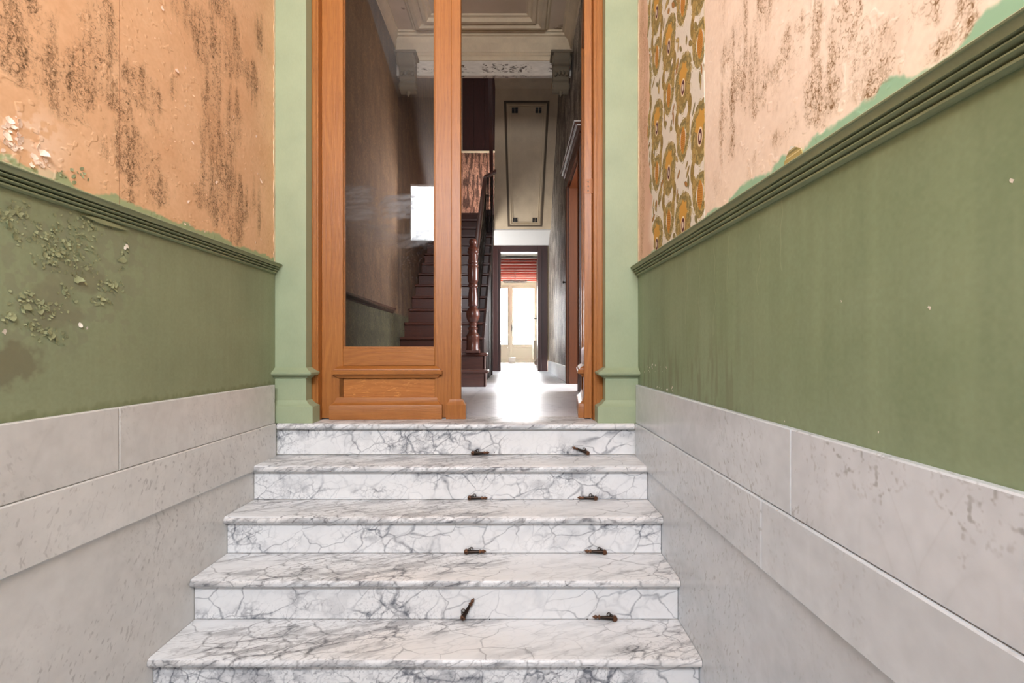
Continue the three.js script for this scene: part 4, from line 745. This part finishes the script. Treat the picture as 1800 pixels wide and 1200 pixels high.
// wooden stairs of the hall
{
  const st = thing('wooden_staircase', 'dark mahogany staircase with turned newel post rising along the hall left wall', 'staircase', [-0.8, 0, -5.55]);
  const N = 15, R = 2.75 / N, G = 0.231, z0 = -5.517, XO = -0.385;
  for (let i = 0; i < N; i++) {
    const z = z0 - i * G, y = R * (i + 1), xo = i === 0 ? -0.315 : i === 1 ? -0.34 : XO;
    if (i < N - 1) part('tread', uvm(bx(HL, y - 0.035, z - G - 0.01, xo + 0.03, y, z + 0.03, 0.012), { swap: true }), M.mahogany, st, { world: true });
    part('riser', uvm(bx(HL, y - R, z - 0.025, xo, y - 0.035, z, 0.003), { swap: true }), M.mahogany, st, { world: true });
    if (i < 2) part('curtail_side', uvm(bx(xo - 0.02, y - R, z - G - 0.01, xo, y - 0.035, z, 0.004), { swap: true }), M.mahogany, st, { world: true });
  }
    // string and under-stair spandrel with boards
  const zt = (z) => R + (z0 - z) / G * R;
  part('string', slab([[5.95, 0.0], [5.95, zt(-5.95) + 0.02], [8.75, zt(-8.75) - 0.04], [8.75, zt(-8.75) - 0.34], [6.35, 0.36], [6.2, 0]].map(([d, y]) => [d, y]), XO, XO + 0.03), M.darkPanel, st, { world: true });
  for (let i = 0; i < 9; i++) { const d0 = 6.22 + i * 0.385, d1 = d0 + 0.38; if (d0 > 8.1) break; part('spandrel_board', slab([[d0, 0.0], [Math.min(d1, 8.14), 0.0], [Math.min(d1, 8.14), Math.min(2.6, zt(-d1) - 0.30)], [d0, Math.min(2.6, Math.max(0.25, zt(-d0) - 0.30))]], XO - 0.02, XO + 0.012 + (i % 2) * 0.004), M.darkPanel, st, { world: true }); }
  part('post', uvm(bx(-0.462, 0, -8.18, -0.355, 2.62, -8.10, 0.006)), M.darkPanel, st, { world: true });
  // newel post
  const nx = -0.4645, nz = -5.67, yb = 2 * R;
  const nw = part('newel_post', [uvm(bx(nx - 0.078, yb - 0.002, nz - 0.078, nx + 0.078, yb + 0.03, nz + 0.078, 0.006)),
    uvm(lathe([[0.0001, 0.02], [0.076, 0.02], [0.076, 0.04], [0.070, 0.05], [0.070, 0.17], [0.073, 0.175], [0.073, 0.19], [0.064, 0.205], [0.05, 0.225], [0.046, 0.25], [0.055, 0.262], [0.055, 0.275], [0.044, 0.285], [0.042, 0.30], [0.048, 0.315], [0.048, 0.325], [0.040, 0.335], [0.058, 0.355], [0.071, 0.385], [0.0765, 0.42], [0.072, 0.455], [0.058, 0.485], [0.044, 0.50], [0.041, 0.515], [0.055, 0.52], [0.055, 0.535], [0.050, 0.545], [0.054, 0.60], [0.046, 0.69], [0.041, 0.72], [0.052, 0.73], [0.055, 0.745], [0.049, 0.76], [0.044, 0.77], [0.054, 0.785], [0.058, 0.80], [0.060, 0.93], [0.054, 0.95], [0.060, 0.96], [0.060, 0.975], [0.048, 0.985], [0.056, 0.995], [0.056, 1.01], [0.050, 1.03], [0.046, 1.09], [0.058, 1.10], [0.062, 1.12], [0.052, 1.135], [0.058, 1.145], [0.050, 1.165], [0.032, 1.18], [0.028, 1.19]], 28).translate(nx, yb, nz))], M.mahogany, st, { world: true });
  part('finial', uvm(lathe([[0.028, 1.185], [0.036, 1.195], [0.044, 1.215], [0.042, 1.24], [0.03, 1.258], [0.0001, 1.266]], 22).translate(nx, yb, nz)), M.mahogany, nw, { world: true });
  // handrail and balusters
  const hr = (z) => 1.735 + (-6.3 - z) * 0.79;
  const railShape = [[-0.035, 0], [-0.03, -0.03], [0.03, -0.03], [0.035, 0], [0.028, 0.025], [0, 0.035], [-0.028, 0.025]];
  part('handrail', sweep(railShape, (x, y, e) => { const z = e ? -8.02 : -5.72; return new THREE.Vector3(nx + x, hr(z) + y, z); }), M.mahogany, st, { world: true });
  part('handrail', sweep(railShape, (x, y, e) => new THREE.Vector3(e ? -0.29 : nx - 0.02, (e ? 3.2 : 3.09) + y, -8.02 + x)), M.mahogany, st, { world: true });
  const bal = lathe([[0.012, 0], [0.014, 0.01], [0.009, 0.03], [0.012, 0.1], [0.019, 0.2], [0.014, 0.27], [0.008, 0.3], [0.016, 0.32], [0.008, 0.34], [0.007, 0.5], [0.011, 0.62], [0.016, 0.66], [0.008, 0.69], [0.007, 0.8], [0.012, 0.86], [0.012, 1]], 12);
  for (let i = 2; i < 12; i++) for (const k of [0.25, 0.75]) { const z = z0 - (i + k) * G + 0.03, y = R * (i + 1), h = hr(z) - 0.03 - y; const m = part('baluster', bal, M.iron, st); m.position.set(nx + 0.8, y, z + 5.55); m.scale.set(1, h, 1); }
  for (const x of [-0.42, -0.36]) { const m = part('baluster', bal, M.iron, st); m.position.set(x + 0.8, 2.25, -8.02 + 5.55); m.scale.set(1.2, 0.85, 1.2); }
}
{ // unseen courtyard window, added to light the cove, floor and right wall
  const w = structure('window', 'unseen courtyard window added under the half landing for its light, hidden behind the staircase', [HL, 1.3, -8.95]); w.name = 'window_4';
  part('frame', [bx(HL, 0.25, -9.58, HL + 0.04, 2.4, -9.5), bx(HL, 0.25, -8.4, HL + 0.04, 2.4, -8.32), bx(HL, 2.32, -9.5, HL + 0.04, 2.4, -8.4), bx(HL, 0.25, -9.5, HL + 0.04, 0.33, -8.4)].map((g) => uvm(g)), M.cream, w, { world: true });
  part('glass_window', bx(HL, 0.33, -9.5, HL + 0.01, 2.32, -8.4, 0), std({ color: 0xffffff, emissive: 0xffffff, emissiveIntensity: 3 }), w, { world: true });
  const al = new THREE.RectAreaLight(new THREE.Color(1, 0.99, 0.97), COURT_FILL_L, 1.1, 1.99); al.position.set(HL + 0.03, 1.325, -8.95); al.lookAt(5, 1.325, -8.95); scene.add(al);
}
// end of the hall: narrow doorway
{
  const w = structure('wall_end', 'end wall of the hall around the doorway to the garden room', [0.1, 0, ZB]);
  part('panelling', uvm(bx(HL - 0.2, 0, ZB - 0.15, -0.40, 2.62, ZB, 0)), M.darkPanel, w, { world: true });
  part('masonry', [bx(0.61, 0, ZB - 0.15, HR + 0.2, 2.62, ZB, 0), bx(-0.40, 2.36, ZB - 0.15, 0.61, 2.62, ZB, 0)].map((g) => uvm(g)), M.plaster, w, { world: true });
  const f = thing('door_casing', 'dark purple-brown casing round the narrow doorway at the end of the hall', 'door casing', [0.08, 0, ZB]);
  const cs = std({ map: darkWood, color: srgb(178, 172, 190), roughness: 0.35 });
  part('jamb', [uvm(bx(-0.41, 0, ZB - 0.15, -0.27, 2.37, ZB + 0.03, 0.005)), uvm(bx(-0.33, 0, ZB + 0.03, -0.31, 2.30, ZB + 0.045, 0.004))], cs, f, { world: true });
  part('jamb', [uvm(bx(0.435, 0, ZB - 0.15, 0.62, 2.37, ZB + 0.03, 0.005)), uvm(bx(0.48, 0, ZB + 0.03, 0.50, 2.30, ZB + 0.045, 0.004))], cs, f, { world: true });
  part('head', uvm(bx(-0.27, 2.25, ZB - 0.15, 0.435, 2.37, ZB + 0.03, 0.005), { swap: true }), cs, f, { world: true });
  const d = structure('door', 'dark wooden door standing open behind the end doorway'); d.name = 'door_6'; d.position.set(0.46, 0, ZB - 0.2);
  part('leaf', uvm(bx(0.452, 0.006, ZB - 0.95, 0.49, 2.24, ZB - 0.155, 0.004)), M.darkPanel, d, { world: true });
  for (const [a, b] of [[0.25, 0.95], [1.15, 2.05]]) part('panel', uvm(bx(0.444, a, ZB - 0.85, 0.453, b, ZB - 0.27, 0.006)), M.darkPanel, d, { world: true });
  const h = part('handle', [new THREE.CylinderGeometry(0.009, 0.009, 0.06, 10).rotateZ(Math.PI / 2).translate(0.425, 1.05, ZB - 0.88), new THREE.CylinderGeometry(0.009, 0.009, 0.12, 10).rotateX(Math.PI / 2).translate(0.398, 1.05, ZB - 0.83), bx(0.440, 0.94, ZB - 0.90, 0.446, 1.12, ZB - 0.86)].map((g) => uvm(g)), M.iron, d, { world: true });
}
// garden room
{
  const GL = -1.5, GR = 0.72, GC = 2.45;
  const w = structure('wall_garden', 'cream walls of the garden room', [-0.3, 0, -13]);
  part('plaster', [bx(GL - 0.15, 0, ZG - 0.1, GL, 2.9, ZB - 0.15, 0), bx(GR, 0, ZG - 0.1, GR + 0.15, 2.9, ZB - 0.15, 0), bx(GL, 2.36, ZG - 0.12, GR, 2.9, ZG, 0), bx(GL, 0, ZG - 0.12, -0.82, 2.36, ZG, 0), bx(0.66, 0, ZG - 0.12, GR, 2.36, ZG, 0), bx(GL, 2.62, ZB - 0.16, GR, 2.9, ZB - 0.15, 0)].map((g) => uvm(g)), M.cream, w, { world: true });
  const c = structure('ceiling', 'red boarded ceiling with white joists in the garden room', [-0.3, GC, -13.5]); c.name = 'ceiling_garden';
  const red = new THREE.MeshPhysicalMaterial({ color: srgb(120, 42, 32), roughness: 0.9, specularIntensity: 0 });
  part('roof_deck', uvm(bx(GL, GC + 0.07, ZG - 0.1, GR, GC + 0.2, -11.48, 0)), M.cream, c, { world: true });
  part('roof_deck', uvm(bx(GL, GC + 0.03, -11.48, GR, GC + 0.14, ZB - 0.15, 0)), M.cream, c, { world: true });
  for (let z = -11.48; z > ZG + 0.2; z -= 0.44) { part('ceiling_board', uvm(bx(GL, GC + 0.02, z - 0.39, GR, GC + 0.07, z, 0.003), { swap: true }), red, c, { world: true }); part('joist', uvm(bx(GL, GC + 0.01, z - 0.44, GR, GC + 0.07, z - 0.39, 0.003)), M.white, c, { world: true }); }
  part('roof_edge', uvm(bx(GL, GC + 0.02, ZG - 0.1, GR, GC + 0.14, ZG + 0.1, 0)), M.cream, c, { world: true });
  const bx2 = thing('lintel_box', 'white framed box under the ceiling just inside the garden room', 'box', [0.1, 2.45, -11.3]);
  part('board', uvm(bx(-0.7, 2.43, -11.44, 0.66, 2.62, -11.40)), M.white, bx2, { world: true });
  part('frame', [bx(-0.2, 2.47, -11.4, 0.40, 2.48, -11.385), bx(-0.2, 2.55, -11.4, 0.40, 2.56, -11.385), bx(-0.2, 2.47, -11.4, -0.185, 2.56, -11.385), bx(0.385, 2.47, -11.4, 0.40, 2.56, -11.385)].map((g) => uvm(g)), M.black, bx2, { world: true });
  const lamp = thing('tube_lamp', 'white tube lamp hanging on a cord before the garden doors', 'lamp', [0, 2.16, -13.6]);
  const lz = -13.6; const P = (px, py) => [(px - CX) * -lz / F, EYE + (CY - py) * -lz / F];
  const [ax, ay] = P(884, 495), [bx_, by] = P(927, 495);
  part('housing', uvm(bx(ax, ay, lz - 0.05, bx_, ay + 0.04, lz + 0.05, 0.008)), M.white, lamp, { world: true });
  part('tube', new THREE.CylinderGeometry(0.016, 0.016, bx_ - ax - 0.06, 12).rotateZ(Math.PI / 2).translate((ax + bx_) / 2, ay - 0.018, lz), M.white, lamp, { world: true });
  part('cord', new THREE.CylinderGeometry(0.006, 0.006, GC - ay - 0.06, 8).translate((ax + bx_) / 2, (GC + ay) / 2 + 0.01, lz), M.white, lamp, { world: true });
  // french doors
  const fd = structure('door', 'cream glazed garden doors glaring with daylight'); fd.name = 'door_4'; fd.position.set(-0.1, 0, ZG);
  const st = (x0, y0, x1, y1, n, z0 = -0.08, z1 = -0.02) => part(n, uvm(bx(x0, y0, ZG + z0, x1, y1, ZG + z1, 0.005)), M.cream, fd, { world: true });
  for (const [a, b] of [[-0.82, -0.145], [-0.135, 0.66]]) {
    st(a, 0.006, a + 0.075, 2.36, 'stile'); st(b - 0.075, 0.006, b, 2.36, 'stile'); st(a + 0.075, 2.28, b - 0.075, 2.36, 'rail'); st(a + 0.075, 0.47, b - 0.075, 0.57, 'rail'); st(a + 0.075, 0.006, b - 0.075, 0.12, 'rail');
    st(a + 0.075, 0.12, b - 0.075, 0.47, 'panel', -0.065, -0.035);
    part('glass_pane', new THREE.PlaneGeometry(b - a - 0.15, 1.71).translate((a + b) / 2, 1.425, ZG - 0.05), M.glass, fd, { world: true });
  }
  st(-0.17, 0.006, -0.11, 2.36, 'cover_strip', -0.02, 0.0);
  part('handle', [bx(-0.10, 0.98, ZG - 0.02, -0.08, 1.16, ZG + 0.01), bx(-0.095, 1.06, ZG, -0.0, 1.08, ZG + 0.05)].map((g) => uvm(g)), M.iron, fd, { world: true });
  const q = thing('white_block', 'small white block standing on the floor before the garden doors', 'block', [-0.08, 0, ZG + 0.4]);
  part('body', uvm(bx(-0.18, 0, ZG + 0.3, 0.02, 0.16, ZG + 0.45, 0.008)), M.white, q, { world: true });
  part('lid', uvm(bx(-0.19, 0.16, ZG + 0.29, 0.03, 0.18, ZG + 0.46, 0.004)), M.white, q, { world: true });
  const rd = thing('radiator', 'cream ribbed radiator beside the garden doors', 'radiator', [0.56, 0, -14.2]);
  for (let i = 0; i < 7; i++) part('rib', uvm(bx(0.50, 0.12, -14.5 + i * 0.1, 0.70, 0.66, -14.42 + i * 0.1, 0.025)), M.cream, rd, { world: true });
  for (const z of [-14.46, -13.86]) part('foot', uvm(bx(0.54, 0, z - 0.02, 0.66, 0.13, z + 0.02, 0.005)), M.cream, rd, { world: true });
  // paved yard outside
  const y = structure('floor', 'bright paved yard outside the garden doors', [0, -0.1, -20]); y.name = 'floor_yard';
  part('paving', uvm(bx(-8, -0.2, -30, 8, -0.05, ZG - 0.12, 0)), M.white, y, { world: true });
}
renderer.render(scene, camera);
